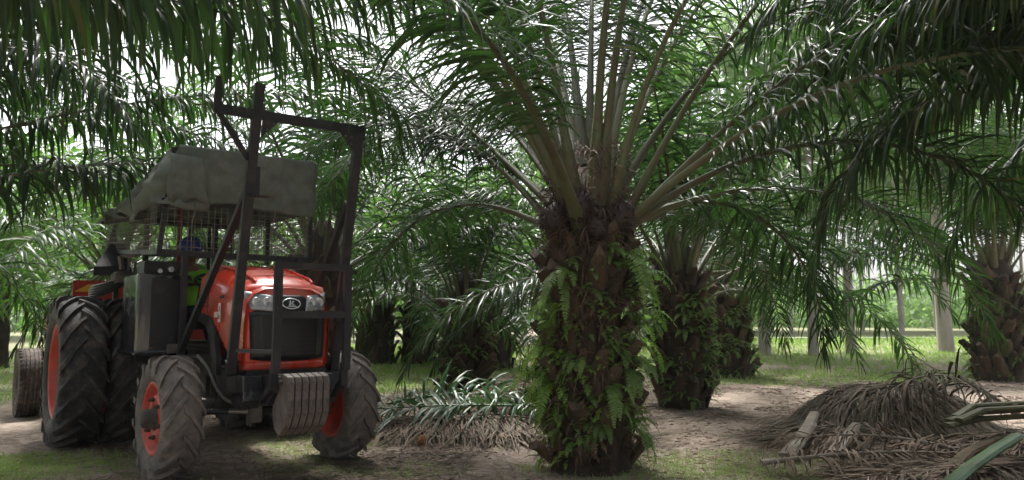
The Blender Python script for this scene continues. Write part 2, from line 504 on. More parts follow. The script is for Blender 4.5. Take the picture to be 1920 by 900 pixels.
# dead bits lying on the dirt
def litter(name, n, xr, yr, seed, Lr=(.06, .3), col='dry', hz=.012):
    rg = np.random.default_rng(seed)
    pts = []
    while len(pts) < n:
        x, y = rg.uniform(*xr), rg.uniform(*yr)
        if vnoise(x, y, .9, 4.4) + .25 > rg.random() * .7: pts.append((x, y, ground_z(x, y) + .004 + rg.random() * hz))
    pts = np.array(pts)
    a = rg.uniform(0, 2 * np.pi, n)
    d = np.stack([np.cos(a), np.sin(a), rg.uniform(-.02, .12, n)], 1)
    V, Q, per = ribbons(pts, d, rg.uniform(*Lr, n), rg.uniform(.004, .014, n), 3, rg.uniform(0, .07, n), rg, wref=np.stack([-np.sin(a), np.cos(a), rg.normal(size=n) * .4], 1))
    V[:, 2] = np.maximum(V[:, 2], np.repeat(pts[:, 2], per) - .004)
    return link(name, fast_mesh(name, V, Q, M[col], tone=np.repeat((rg.random(n) < .3) * .6, per)), kind='stuff')
label_stuff(litter('leaf_litter', 8200, (-5, 5.5), (5.8, 12), 11, (.06, .4)), 'dry leaf scraps and twigs scattered over the dirt', 'leaf litter')
label_stuff(litter('leaf_litter', 2600, (-2.9, -.4), (6.2, 7.7), 12, (.05, .16)), 'pale chopped straw lying on the dirt by the front wheels', 'leaf litter')

def clods(n, xr, yr, seed, label, rr=(.006, .028)):
    rg = np.random.default_rng(seed)
    oc = np.array([(1, 0, 0), (-1, 0, 0), (0, 1, 0), (0, -1, 0), (0, 0, 1), (0, 0, -1)], float)
    tri = np.array([(0, 2, 4), (2, 1, 4), (1, 3, 4), (3, 0, 4), (2, 0, 5), (1, 2, 5), (3, 1, 5), (0, 3, 5)])
    pts = []
    while len(pts) < n:
        x, y = rg.uniform(*xr), rg.uniform(*yr)
        if vnoise(x, y, 1.4, 8.8) > rg.random() * .5 - .2: pts.append((x, y, ground_z(x, y)))
    pts = np.array(pts)
    V = pts[:, None, :] + oc[None] * rg.uniform(.6, 1.4, (n, 6, 3)) * (rg.uniform(*rr, n) ** 1.0)[:, None, None] * np.array([1.2, 1.2, .7])
    Q = (np.arange(n) * 6)[:, None, None] + tri[None]
    return label_stuff(link('soil_clods', fast_mesh('soil_clods', V.reshape(-1, 3), Q.reshape(-1, 3), M['clod'], smooth=False), kind='stuff'), label, 'soil')
M['clod'] = mat('soil_clod', (0.26, 0.19, 0.145), (0.15, 0.105, 0.08), rough=.95, scale=15)
clods(5200, (-5, 5.5), (5.8, 12), 31, 'small clods and crumbs of soil on the dirt in front')
clods(2500, (0, 13), (10.5, 17.5), 32, 'soil clods along the dirt track behind the palms', (.012, .045))
label_stuff(litter('leaf_litter', 5200, (.5, 13), (9.5, 17.5), 13, (.1, .5)), 'scattered dry scraps on the dirt track behind', 'leaf litter')

# ------------------------------------------------------------------ oil palm fronds
def frond_curve(az, e0, bend, L, r0=.22, p=1.5, n=26, azc=0.0):
    s = (np.arange(n) + .5) / n
    e = np.radians(e0 - bend * s ** p); A = np.radians(az + azc * s ** 2)
    d = np.stack([np.cos(e) * np.cos(A), np.cos(e) * np.sin(A), np.sin(e)], 1)
    a0 = math.radians(az)
    st = np.array([[r0 * math.cos(a0), r0 * math.sin(a0), 0]])
    P = np.vstack([st, st + np.cumsum(d * L / n, 0)])
    T = np.vstack([d[:1], (d[:-1] + d[1:]) / 2, d[-1:]]); T /= np.linalg.norm(T, axis=1, keepdims=True)
    A2 = np.radians(az + azc * np.linspace(0, 1, n + 1) ** 2)
    S = np.stack([np.sin(A2), -np.cos(A2), np.zeros(n + 1)], 1)
    return P, T, S

def rachis_mesh(name, P, T, S, m, w0=.17, w1=.055, floor=None):
    n = len(P); U = np.cross(S, T)
    s = np.linspace(0, 1, n)
    w = np.interp(s, [0, .04, .16, .35, .7, 1], [w0, w0 * .72, w1 * 1.15, w1 * .8, w1 * .4, .006])
    h = w * np.interp(s, [0, .1, 1], [.5, .62, .9])
    sec = [(-.5, .35), (0, .5), (.5, .35), (.42, -.2), (0, -.5), (-.42, -.2)]
    V = np.stack([P + S * (a * w)[:, None] + U * (b * h)[:, None] for a, b in sec], 1).reshape(-1, 3)
    q = []
    for i in range(n - 1):
        for k in range(6): q.append([i * 6 + k, i * 6 + (k + 1) % 6, i * 6 + 6 + (k + 1) % 6, i * 6 + 6 + k])
    # spines along the petiole edges
    q = np.array(q)
    return fast_mesh(name, V, q, m)

def leaflet_mesh(name, P, T, S, m, nper=90, ll=.8, w=.042, seed=0, droop=.34, s0=.17, nseg=4, dead=.03, roll=0.0, dens_pow=1.0, ruffle=1.0):
    rg = np.random.default_rng(seed)
    n0 = len(P)
    s = s0 + (0.995 - s0) * (np.arange(nper) / (nper - 1)) ** dens_pow
    s = np.clip(np.concatenate([s, s]) + rg.normal(size=2 * nper) * .003, s0, .998)
    sg = np.concatenate([np.ones(nper), -np.ones(nper)])
    n = len(s); xi = s * (n0 - 1); i0 = np.minimum(xi.astype(int), n0 - 2); f = (xi - i0)[:, None]
    p = P[i0] * (1 - f) + P[i0 + 1] * f
    t = T[i0] * (1 - f) + T[i0 + 1] * f; t /= np.linalg.norm(t, axis=1, keepdims=True)
    sd = S[i0] * (1 - f) + S[i0 + 1] * f
    u = np.cross(sd, t)
    u0 = (s - s0) / (1 - s0)
    L = ll * np.interp(u0, [0, .08, .3, .6, .85, 1], [.35, .62, 1.0, .95, .62, .38]) * rg.uniform(.72, 1.12, n) * np.where(rg.random(n) < .06, .5, 1)
    W = w * np.interp(u0, [0, .1, .5, 1], [.5, .9, 1.0, .55]) * rg.uniform(.8, 1.15, n)
    ang = np.radians(np.interp(u0, [0, .5, .9, 1], [78, 62, 42, 18]) + rg.normal(size=n) * 8)
    b = np.radians(np.where(rg.random(n) < .5, 34, -8) * ruffle + rg.normal(size=n) * 9 * ruffle + 6) 
    d = t * np.cos(ang)[:, None] + (sd * (sg * np.cos(b))[:, None] + u * np.sin(b)[:, None]) * np.sin(ang)[:, None]
    g = droop * rg.uniform(.3, 1.6, n)
    wr = t + 0.25 * rg.normal(size=(n, 3))
    V, Q, per = ribbons(p, d, L, W, nseg, g, rg, fold=.45, wref=wr, taper=(.35, .95, 1, .8, .45, .03))
    tone = np.repeat(np.where(rg.random(n) < dead, rg.uniform(.4, 1, n), rg.random(n) * .12), per)
    st = np.tile(np.repeat(np.arange(nseg + 1), 3), n) / nseg
    tone = np.clip(tone + np.where(np.repeat(rg.random(n) < .22, per), np.clip(st - .7, 0, 1) * 2.2, 0), 0, 1)
    return fast_mesh(name, V, Q, m, tone=tone)

def make_frond_protos(tag, specs, m, nper, ll, w, nseg):
    out = []
    for i, (e0, bend, L) in enumerate(specs):
        P, T, S = frond_curve(0, e0, bend, L, r0=0.2, azc=(i % 3 - 1) * 12)
        out.append((rachis_mesh('frond', P, T, S, M['rachis']), leaflet_mesh('leaflets', P, T, S, m, nper=nper, ll=ll, w=w, seed=40 + i, nseg=nseg, droop=.3)))
    return out
SPECS = [(84, 38, 4.4), (76, 55, 5.0), (68, 66, 5.4), (60, 82, 5.6), (50, 88, 5.6), (42, 92, 5.6), (32, 92, 5.5), (20, 88, 5.2), (8, 80, 5.0), (56, 105, 5.7)]
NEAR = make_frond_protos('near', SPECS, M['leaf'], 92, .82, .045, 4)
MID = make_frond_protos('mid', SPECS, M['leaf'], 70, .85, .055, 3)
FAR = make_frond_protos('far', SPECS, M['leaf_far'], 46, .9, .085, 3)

def add_frond(parent, protos, i, az, z, sc=1.0, roll=0.0):
    rm, lm = protos[i]
    o = link('frond', rm, parent, (0, 0, z), (0, roll, az)); o.scale = (sc, sc, sc)
    link('leaflets', lm, o, kind='stuff')
    return o

def custom_frond(parent, az, e0, bend, L, z, seed, nper=100, ll=.85, w=.043, droop=.34, m='leaf', w0=.2, w1=.075, azc=0, s0=.17, p=1.5, dead=.03):
    P, T, S = frond_curve(az, e0, bend, L, azc=azc, p=p)
    o = link('frond', rachis_mesh('frond', P, T, S, M['rachis'], w0=w0, w1=w1), parent, (0, 0, z))
    link('leaflets', leaflet_mesh('leaflets', P, T, S, M[m], nper=nper, ll=ll, w=w, seed=seed, droop=droop, s0=s0, dead=dead), o, kind='stuff')
    return o

# old leaf bases
def boot_mesh(seed):
    """a cut, weathered leaf base: broad clasping foot, thin ragged edge"""
    rg = random.Random(seed)
    b = MB(); n = 6
    secs = []
    lean = rg.uniform(-.04, .04); long_ = rg.uniform(.8, 1.35)
    for k in range(n):
        t = k / (n - 1)
        w = (.30 * (1 - t) + .11 * t) * rg.uniform(.88, 1.12); h = (.035 + .035 * t) * rg.uniform(.85, 1.1)
        x = .005 + .15 * t ** 1.3 * long_; z = -.05 + .27 * t * long_
        secs.append((x, z, w, h, lean * t))
    v = []; f = []
    shape = [(-.5, -.25), (-.40, .35), (-.2, .85), (.02, 1), (.22, .8), (.40, .3), (.5, -.3), (0, -.5)]; m_ = len(shape)
    for i, (x, z, w, h, l) in enumerate(secs):
        for (a, c) in shape:
            j = .012 * (i / n + .3)
            v.append((x + h * c + rg.uniform(-j, j) * .6, a * w + l + rg.uniform(-j, j), z - h * c * .4 + rg.uniform(-j, j) * (3 if i == n - 1 else 1)))
    for i in range(n - 1):
        for k in range(m_): f.append([i * m_ + k, i * m_ + (k + 1) % m_, i * m_ + m_ + (k + 1) % m_, i * m_ + m_ + k])
    b.add(v, f, sm=True)
    top = v[-m_:]
    b.add(top, [list(range(m_))])
    for k in range(9):          # torn fibres along the margins
        t = rg.random(); i = int(t * (n - 1)); sgn = rg.choice((-1, 1))
        p = Vector(secs[i][:1] + (secs[i][2] * .48 * sgn, secs[i][1]))
        e = p + Vector((rg.uniform(-.02, .05), sgn * rg.uniform(.01, .06), rg.uniform(-.08, .09)))
        b.add([p, p + Vector((0, 0, .012)), e], [[0, 1, 2]])
    return b.mesh('leaf_base', M['boot'])
BOOTS = [boot_mesh(i) for i in range(8)]

def trunk_mesh(r, h, seed, flare=.12):
    prof = []; n = 26; rows = 22
    v = []; f = []
    for j in range(rows + 1):
        z = h * j / rows
        rr = r * (1 + flare * math.exp(-z / .25)) * (1 - .14 * z / h)
        if z > h * .93: rr *= .86
        for k in range(n):
            a = 2 * math.pi * k / n
            q = rr * (1 + .13 * noise.noise(Vector((math.cos(a) * 2.2 + seed, math.sin(a) * 2.2, z * 2.6))))
            v.append((q * math.cos(a), q * math.sin(a), z - .06))
    for j in range(rows):
        for k in range(n): f.append([j * n + k, j * n + (k + 1) % n, (j + 1) * n + (k + 1) % n, (j + 1) * n + k])
    base = len(v)
    for q_, hz_ in ((.55, .28), (.25, .5)):
        for k in range(n): v.append((r * q_ * math.cos(2 * math.pi * k / n), r * q_ * math.sin(2 * math.pi * k / n), h + hz_ - .06))
    for j in range(2):
        a0 = rows * n if j == 0 else base; b0 = base + j * n
        for k in range(n): f.append([a0 + k, a0 + (k + 1) % n, b0 + (k + 1) % n, b0 + k])
    f.append([base + n + k for k in range(n)])
    return new_mesh('trunk', v, f, M['bark'], True)

def boots_on(parent, r, z0, z1, count, seed, sc=1.0):
    rg = random.Random(seed)
    for i in range(count):
        t = (i + .5) / count
        a = i * 2.39996 + rg.uniform(-.08, .08)
        z = z0 + (z1 - z0) * t + rg.uniform(-.03, .03)
        s = sc * rg.uniform(.65, 1.25)
        r_ = r * (1 - .14 * t)
        o = link('leaf_base', BOOTS[rg.randrange(8)], parent, ((r_ - .02) * math.cos(a), (r_ - .02) * math.sin(a), z), (rg.uniform(-.3, .3), rg.uniform(-.35, .2), a))
        o.scale = (s, s, s * rg.uniform(.9, 1.15))

def fibre_mesh(n, r, z0, z1, seed, Lr=(.1, .35)):
    rg = np.random.default_rng(seed)
    a = rg.uniform(0, 2 * np.pi, n); z = rg.uniform(z0, z1, n); rr = r * rg.uniform(.8, 1.1, n)
    base = np.stack([rr * np.cos(a), rr * np.sin(a), z], 1)
    d = np.stack([np.cos(a) + rg.normal(size=n) * .6, np.sin(a) + rg.normal(size=n) * .6, rg.normal(size=n) * .8], 1)
    V, Q, per = ribbons(base, d, rg.uniform(*Lr, n), rg.uniform(.004, .013, n), 3, rg.uniform(.1, .7, n), rg, wref=rg.normal(size=(n, 3)))
    return fast_mesh('fibre', V, Q, M['fibre'])

# ferns
def fern_mesh(name, nf, L, seed, m, spread=1.1, pin=.075, droop=.38, pairs=20):
    """fronds leaving the origin outwards along +X, arching and hanging"""
    rg = np.random.default_rng(seed)
    B, D, LL, WW, G, WR = [], [], [], [], [], []
    rb = []
    for k in range(nf):
        a = rg.uniform(-spread, spread); el = rg.uniform(-.2, 1.0)
        d = np.array([math.cos(a) * math.cos(el), math.sin(a) * math.cos(el), math.sin(el)])
        l = L * rg.uniform(.55, 1.1); p = np.array([rg.uniform(-.02, .03), rg.uniform(-.05, .05), rg.uniform(-.06, .06)])
        pts = [p]; ds = [d]
        for i in range(pairs):
            d = d + np.array([0, 0, -droop * (.3 + i / pairs) * .5]) + rg.normal(size=3) * .02; d /= np.linalg.norm(d)
            p = p + d * l / pairs; pts.append(p); ds.append(d)
        pts = np.array(pts); ds = np.array(ds)
        sd = np.cross(ds, [0, 0, 1.0]) + 1e-4; sd /= np.linalg.norm(sd, axis=1, keepdims=True)
        tw = rg.uniform(-.5, .5)
        for i in range(2, pairs + 1):
            t = i / pairs; pl = pin * math.sin(min(1, t * 2.2 + .25) * math.pi / 2) * (1 - t ** 3 * .8) * (L / .5) ** .5
            for sg in (1, -1):
                dd = sd[i] * sg + ds[i] * .3 + np.array([0, 0, -.1]) + rg.normal(size=3) * .12 + np.cross(ds[i], sd[i]) * tw * sg
                B.append(pts[i]); D.append(dd); LL.append(pl * rg.uniform(.8, 1.1)); WW.append(l / pairs * .78); WR.append(ds[i])
        B.append(pts[0]); D.append(ds[0]); LL.append(0); WW.append(0); WR.append(sd[0])
        rb.append(pts)
    n = len(B)
    V, Q, per = ribbons(np.array(B), np.array(D), np.array(LL), np.array(WW), 2, rg.uniform(.02, .25, n), rg, wref=np.array(WR), taper=(.7, 1, .1))
    # stalks
    W_ = []; Qs = []
    off = len(V)
    for pts in rb:
        for p in pts: W_ += [p + [0, .0025, 0], p - [0, .0025, 0]]
        for i in range(len(pts) - 1):
            a = off + len(W_) - 2 * len(pts) + 2 * i
            Qs.append([a, a + 1, a + 3, a + 2])
    return fast_mesh(name, np.vstack([V, np.array(W_)]), np.vstack([Q, np.array(Qs)]), m)
FERNS = [fern_mesh('fern', 7, .45, 1, M['fern']), fern_mesh('fern', 6, .6, 2, M['fern'], spread=.7), fern_mesh('fern', 9, .34, 3, M['fern'], spread=1.4)]
FERNS_L = [fern_mesh('fern', 8, .38, 5, M['fern_lit'], spread=1.3, pin=.085), fern_mesh('fern', 7, .5, 6, M['fern_lit'], spread=1.0, pin=.085)]

def fern_cover(parent, n, r, z0, z1, seed, m, az=None, L=.32, name='fern_growth'):
    """small fern tufts over a trunk, one mass"""
    rg = random.Random(seed)
    src = [fern_mesh('x', 4, L, 70 + seed * 3 + i, m, pairs=10, pin=.07) for i in range(3)]
    arr = []
    for me in src:
        v = np.zeros(len(me.vertices) * 3, dtype=np.float32); me.vertices.foreach_get('co', v)
        q = np.zeros(len(me.loops), dtype=np.int32); me.loops.foreach_get('vertex_index', q)
        arr.append((v.reshape(-1, 3), q.reshape(-1, 4)))
    Vs, Qs, off = [], [], 0
    for i in range(n):
        v, q = arr[i % 3]
        a = rg.uniform(*az) if az else rg.uniform(0, 6.283)
        s = rg.uniform(.5, 1.2); ca, sa = math.cos(a), math.sin(a)
        x = v[:, 0] * s + r; y = v[:, 1] * s
        Vs.append(np.stack([x * ca - y * sa, x * sa + y * ca, v[:, 2] * s + rg.uniform(z0, z1)], 1)); Qs.append(q + off); off += len(v)
    for me in src: bpy.data.meshes.remove(me)
    return link(name, fast_mesh(name, np.vstack(Vs), np.vstack(Qs), m), parent, kind='stuff')

def fruit_mesh(seed):
    rg = random.Random(seed)
    b = MB()
    bm = bmesh.new(); bmesh.ops.create_icosphere(bm, subdivisions=2, radius=.13)
    for v in bm.verts: v.co = Vector((v.co.x, v.co.y, v.co.z * 1.25)) * rg.uniform(.85, 1.1)
    bm.verts.index_update()
    vs_ = [v.co.copy() for v in bm.verts]
    b.add(vs_, [[v.index for v in f.verts] for f in bm.faces], sm=True)
    bm.free()
    for k in range(150):
        d = Vector((rg.gauss(0, 1), rg.gauss(0, 1), rg.gauss(0, 1))).normalized()
        p = Vector((d.x * .12, d.y * .12, d.z * .15)); t = d.orthogonal().normalized() * .008; t2 = d.cross(t)
        e = p + d * rg.uniform(.03, .07) + Vector((0, 0, .01))
        b.add([p + t, p - t * .5 + t2, p - t * .5 - t2, e], [[0, 1, 3], [1, 2, 3], [2, 0, 3]])
    return b.mesh('fruit_bunch', M['fruit'])
FRUIT = [fruit_mesh(i) for i in range(2)]

def palm(x, y, h, r, label, protos, seed, nfr=30, avoid=None, boots=0, ferns=0, fern_mat='fern', scale=1.0, emin=0, group='oil palms of the plantation', rot=0, keep=None, imax=9, fruits=0, bz=None):
    rg = random.Random(seed)
    root = link('oil_palm', None, None, (x, y, 0), (0, 0, 0))
    thing(root, label, 'oil palm', group)
    link('trunk', trunk_mesh(r, h, seed), root)
    # crown: older fronds low and outside, young ones upright
    for i in range(nfr):
        t = i / max(1, nfr - 1)
        az = (i * 137.508 + rot) % 360
        idx = min(imax, int(t * 9.0)) if rg.random() < .8 or imax < 9 else 9
        if idx < emin: idx = emin
        if avoid and (protos is NEAR or idx > 2) and any((az - lo) % 360 < (hi - lo) for lo, hi in avoid): continue
        add_frond(root, protos, idx, R(az), h - .15 - .55 * t, scale * rg.uniform(.9, 1.08))
    if boots: boots_on(root, r, .02 if bz is None else bz[0], h - .3, boots, seed + 1)
    if ferns: fern_cover(root, ferns, r + .02, .1, h - .4, seed, M[fern_mat])
    for k in range(fruits):
        a = rg.uniform(0, 6.28)
        link('fruit_bunch', FRUIT[k % 2], root, ((r + .05) * math.cos(a), (r + .05) * math.sin(a), h - .2 + rg.uniform(-.1, .15)), (0, 0, a))
    return root

# ---- the palm in the middle
MX, MY = 0.72, 7.02
mp = link('oil_palm', None, None, (MX, MY, 0))
thing(mp, 'big oil palm right of the tractor with thick stout fern covered trunk', 'oil palm', 'oil palms of the plantation')
link('trunk', trunk_mesh(.34, 2.35, 3), mp)
boots_on(mp, .325, .0, 2.2, 150, 5, .85)
link('fibre', fibre_mesh(1500, .40, .1, 2.35, 6), mp, kind='stuff')
link('fibre', fibre_mesh(1500, .34, 2.05, 3.0, 8, (.08, .25)), mp, kind='stuff')
# fronds whose arcs the photograph shows: azimuth, elevation, bend, length, height of attachment
for i, (az, e0, bd, L, z) in enumerate([
    (250.8, 33.7, 50.8, 4.0, 2.12), (140.7, 41.9, 14, 5.0, 2.28), (145.2, 51.4, 84, 4.4, 2.04), (112.4, 54.5, 28, 5.7, 2.72),
    (98, 57.4, 32.8, 6.0, 2.6), (95, 69, 70, 5.8, 2.85), (283, 84, 75, 5.6, 2.40), (80, 74.7, 38.7, 4.8, 2.7),
    (317.7, 77, 85, 5.0, 2.1), (350, 63, 42.6, 6.2, 2.06), (40, 78, 60, 5.8, 2.4), (357, 47.5, 46, 5.8, 2.07),
    (-2, 36.6, 120, 5.4, 2.13), (24, 22, 84, 6.2, 2.2),
    (150, 60, 70, 5.8, 2.5), (172, 72, 30, 4.6, 2.6), (135, 40, 90, 5.6, 2.3), (128, 26, 95, 5.2, 2.1), 
    (50, 22, 90, 5.4, 2.1), (85, 18, 90, 5.4, 2.1), (12, 60, 90, 5.8, 2.4), (190, 78, 30, 4.4, 2.6),
    (214, 60, 40, 3.6, 2.35), (122, 50, 80, 5.4, 2.3), (332, 40, 88, 5.5, 2.1), (29.2, 27, 125, 4.0, 2.18),
    (165, 62, 40, 5.0, 2.5), (52, 72, 44, 5.4, 2.6), (238, 72, 34, 5.0, 2.3), (300, 82, 40, 5.2, 2.4), (25, 70, 60, 5.6, 2.4), (150, 68, 50, 5.2, 2.5), (100, 50, 70, 5.4, 2.5)]):
    custom_frond(mp, az, e0, bd, L, z, 100 + i, s0=(.33 if 225 < az < 310 else .26 if e0 > 55 else .22), nper=125, ll=.84, w=.028 if e0 > 55 else .034, droop=.13 if e0 > 55 else .24, w0=.22, w1=(.072 if e0 > 66 else .085), azc=((i * 7) % 5 - 2) * 2)
for k, (dx, dy, z) in enumerate([(-.3, -.2, 2.28), (-.12, -.36, 2.36), (.27, -.26, 2.3), (.05, -.34, 2.2), (-.33, .1, 2.3)]):
    link('fruit_bunch', FRUIT[k % 2], mp, (dx, dy, z), (.2 * k, .1, k))
fern_cover(mp, 110, .37, .3, 2.05, 21, M['fern'], name='fern_growth', L=.19)
fern_cover(mp, 45, .36, .1, 2.0, 24, M['fern_old'], name='dead_fern_growth', L=.2)
fern_cover(mp, 60, .37, .1, 1.5, 22, M['fern_lit'], az=(R(165), R(235)), name='fern_growth', L=.22)  # left side of the trunk: sunlight painted in by the brighter fern colour
fern_cover(mp, 30, .37, .3, 1.7, 23, M['fern_lit'], az=(R(250), R(350)), name='fern_growth', L=.18)
# fern clumps rooted on the trunk
def trunk_fern(az, z, kind, label, sc=1.0, lime=False, tilt=0.0):
    me = (FERNS_L if lime else FERNS)[kind]  # lime picks the fern copy with sunlight painted into its colour
    a = R(az)
    o = link('fern', me, None, (MX + .37 * math.cos(a), MY + .37 * math.sin(a), z), (0, tilt, a))
    o.scale = (sc, sc, sc)
    return thing(o, label, 'fern', 'ferns rooted on the big palm trunk')
trunk_fern(186, 1.12, 0, 'sunlit-coloured fern clump bulging from the left flank of the big trunk', 1.15, True)
trunk_fern(196, .82, 1, 'sunlit-coloured fern hanging low on left flank of the big trunk', 1.1, True)
trunk_fern(192, 1.55, 0, 'small sunlit-coloured yellow green fern high on the left edge of the big trunk', .85, True)
trunk_fern(238, 1.72, 1, 'long narrow hanging fern just below the crown, left of trunk middle', .9)
trunk_fern(312, 1.86, 1, 'large pale green fern drooping under the crown on the trunk right side', 1.05)
trunk_fern(338, 1.62, 0, 'wide dark fern spreading from the upper right flank of big trunk', 1.2)
trunk_fern(352, 1.25, 0, 'dark green fern reaching out right towards the second palm trunk', 1.25)
trunk_fern(335, .95, 2, 'bushy fern at mid height on the right flank of big trunk', 1.3)
trunk_fern(290, .72, 1, 'bright narrow fern hanging at the middle of the lower trunk', .8, False)
trunk_fern(280, .40, 2, 'small fern tuft near the foot of the big trunk, centre', .8)
trunk_fern(252, .98, 2, 'greyish curled fern at mid height left of the trunk centre', .9)
trunk_fern(322, .42, 1, 'grassy fern clump low on the right side of the big trunk', .75)
trunk_fern(300, 1.98, 2, 'short pale fern sprig right under the lowest petioles', .7)

# ---- neighbours
palm(-3.3, 13.0, 2.6, .40, 'oil palm directly behind the tractor cab', MID, 31, 32, boots=60, imax=8, avoid=[(255, 350)], group='oil palms of the plantation')
p870 = palm(-0.84, 13.6, 1.75, .32, 'small dark oil palm with ferny trunk left of the big palm trunk', MID, 32, 30, boots=90, ferns=60, fern_mat='fern', scale=.82, avoid=[(190, 350)], imax=6)
p2 = palm(2.6, 11.6, 2.2, .34, 'second oil palm close behind the big trunk on its right', MID, 33, 32, boots=100, ferns=150, scale=.92, imax=7, avoid=[(215, 345)], fruits=2)
custom_frond(p2, 17, 8, 84, 5.5, 2.0, 700, nper=90, ll=.75, w=.045, w1=.05)
custom_frond(p2, 300, 62, 80, 4.6, 2.1, 701, nper=90, ll=.75, w=.045, w1=.07)
custom_frond(p2, 250, 66, 70, 4.4, 2.1, 702, nper=90, ll=.75, w=.045, w1=.07)
palm(4.9, 16.9, 2.3, .42, 'fern covered oil palm behind the second palm, deeper in the row', MID, 34, 30, boots=60, ferns=140, scale=.9, avoid=[(220, 330)])
p5 = palm(10.4, 16.1, 2.5, .46, 'oil palm standing by the dirt track at the right edge', MID, 35, 32, boots=110, ferns=70, fruits=2, imax=8, avoid=[(165, 345)])
for i, (az, e0, bd, L, z) in enumerate([(196.6, 36, 79, 4.55, 2.18), (182, 30, 84, 4.6, 2.1), (205, 60, 60, 4.8, 2.4), (225, 72, 60, 4.8, 2.4), (270, 76, 60, 4.6, 2.4), (300, 70, 70, 4.8, 2.4), (168, 50, 80, 5, 2.3), (240, 55, 40, 4.4, 2.3)]):
    custom_frond(p5, az, e0, bd, L, z, 720 + i, nper=90, ll=.78, w=.045, w1=.07)
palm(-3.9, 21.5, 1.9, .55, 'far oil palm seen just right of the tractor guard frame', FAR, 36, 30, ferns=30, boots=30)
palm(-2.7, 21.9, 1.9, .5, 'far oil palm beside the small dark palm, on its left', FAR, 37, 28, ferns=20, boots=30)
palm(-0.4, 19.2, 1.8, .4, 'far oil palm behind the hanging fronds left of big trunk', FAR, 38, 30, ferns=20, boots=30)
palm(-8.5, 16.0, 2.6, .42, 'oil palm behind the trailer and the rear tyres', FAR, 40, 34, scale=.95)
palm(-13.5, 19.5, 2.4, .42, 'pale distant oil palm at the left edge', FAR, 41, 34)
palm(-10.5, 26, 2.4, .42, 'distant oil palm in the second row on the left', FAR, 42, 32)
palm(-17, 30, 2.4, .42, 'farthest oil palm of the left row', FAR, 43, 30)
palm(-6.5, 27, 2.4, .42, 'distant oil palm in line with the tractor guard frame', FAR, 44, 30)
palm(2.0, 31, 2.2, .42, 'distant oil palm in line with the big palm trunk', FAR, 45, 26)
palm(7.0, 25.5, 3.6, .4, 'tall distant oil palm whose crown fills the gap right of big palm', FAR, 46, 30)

# ---- palms standing beside the camera, their fronds reach into the frame
lp = palm(-7.6, 7.6, 3.0, .42, 'oil palm beyond the left edge whose fronds arch over the tractor', NEAR, 51, 34, avoid=[(285, 420)], boots=0)
for i, (az, e0, bd, L, z) in enumerate([(20.3, 26, 30.7, 6.4, 2.72), (-17, 46, 103, 5.1, 2.55), (4.2, 21, 30, 4.6, 2.22), (8.8, 45, 72, 6.5, 3.1),
                                       (-4, 58, 88, 5.8, 2.9), (-30, 50, 95, 5.2, 2.8), (28, 55, 85, 5.8, 2.9), (38, 34, 70, 5.8, 2.7), (-12, 68, 80, 5.8, 3.0), (14, 60, 70, 6.0, 3.0), (50, 45, 80, 5.8, 2.9), (62, 60, 70, 5.8, 3.0), (33, 64, 60, 6.0, 3.0), (0, 68, 55, 6.2, 3.0), (20, 74, 45, 6.2, 3.0), (44, 72, 70, 6.0, 3.0), (75, 50, 80, 5.6, 2.9), (10, 36, 60, 6.2, 2.9)]):
    custom_frond(lp, az, e0, bd, L, z, 200 + i, nper=100, ll=.85, w=.046, w1=.05, droop=.42)
rp = palm(6.6, 4.6, 3.0, .42, 'oil palm beyond the right edge with dark hanging fronds', NEAR, 52, 32, avoid=[(90, 280)])
for i, (az, e0, bd, L, z) in enumerate([(148.9, 40.7, 127.4, 5.4, 2.48), (141, 54.2, 118.8, 6.1, 2.35), (160, 56, 110, 5.6, 2.8), (130, 40, 100, 5.6, 2.6),
                                       (152, 66, 95, 5.8, 2.9), (104, 50, 95, 5.6, 2.7), (136, 66, 112, 6.0, 2.9), (172, 62, 85, 5.6, 3.0), (136, 41.8, 62.6, 5.7, 2.9), (115, 37.8, 114, 4.7, 2.45), (133.6, 38.8, 70, 6.2, 2.62), (124, 60, 90, 6.0, 2.9), (108, 66, 80, 6.0, 3.0), (128, 48, 84, 5.4, 2.8), (144, 60, 84, 5.2, 2.9), (118, 62, 84, 5.6, 2.9), (160, 46, 60, 4.4, 2.8), (112, 56, 96, 5.8, 2.9), (140, 50, 100, 5.6, 2.8), (155, 58, 100, 5.6, 2.9), (122, 70, 96, 6.0, 3.0)]):
    custom_frond(rp, az, e0, bd, L, z, 300 + i, nper=104, ll=.95, w=.05, w1=.05, droop=.42)
bp = palm(-1.2, -1.5, 3.4, .42, 'oil palm behind the viewer whose dark frond tips hang along the top edge', NEAR, 53, 30, avoid=[(50, 130)])
for i, (az, e0, bd, L, z) in enumerate([(97, 52, 62, 6.0, 3.2), (84, 56, 70, 6.0, 3.3), (108, 55, 66, 6.0, 3.2)]):
    custom_frond(bp, az, e0, bd, L, z, 400 + i, nper=104, ll=.95, w=.046, w1=.05, droop=.45)
np_ = palm(-4.6, 2.2, 3.1, .42, 'oil palm beside the viewer beyond the left edge, dark fronds along the top', NEAR, 57, 24, avoid=[(320, 460)])
for i, (az, e0, bd, L, z) in enumerate([(50.6, 27, 57, 5.7, 2.75), (53.6, 17, 12, 5.4, 2.75), (30.2, 11.2, 8, 4.6, 2.8), (40, 30, 40, 5.6, 2.9), (62, 40, 60, 5.6, 2.9), (46, 44, 60, 5.8, 3.0)]):
    custom_frond(np_, az, e0, bd, L, z, 500 + i, nper=104, ll=.95, w=.046, w1=.05, droop=.4)
nr_ = palm(5.3, 1.7, 3.1, .42, 'oil palm beside the viewer beyond the right edge, near black fronds overhead', NEAR, 58, 24, avoid=[(80, 220)])
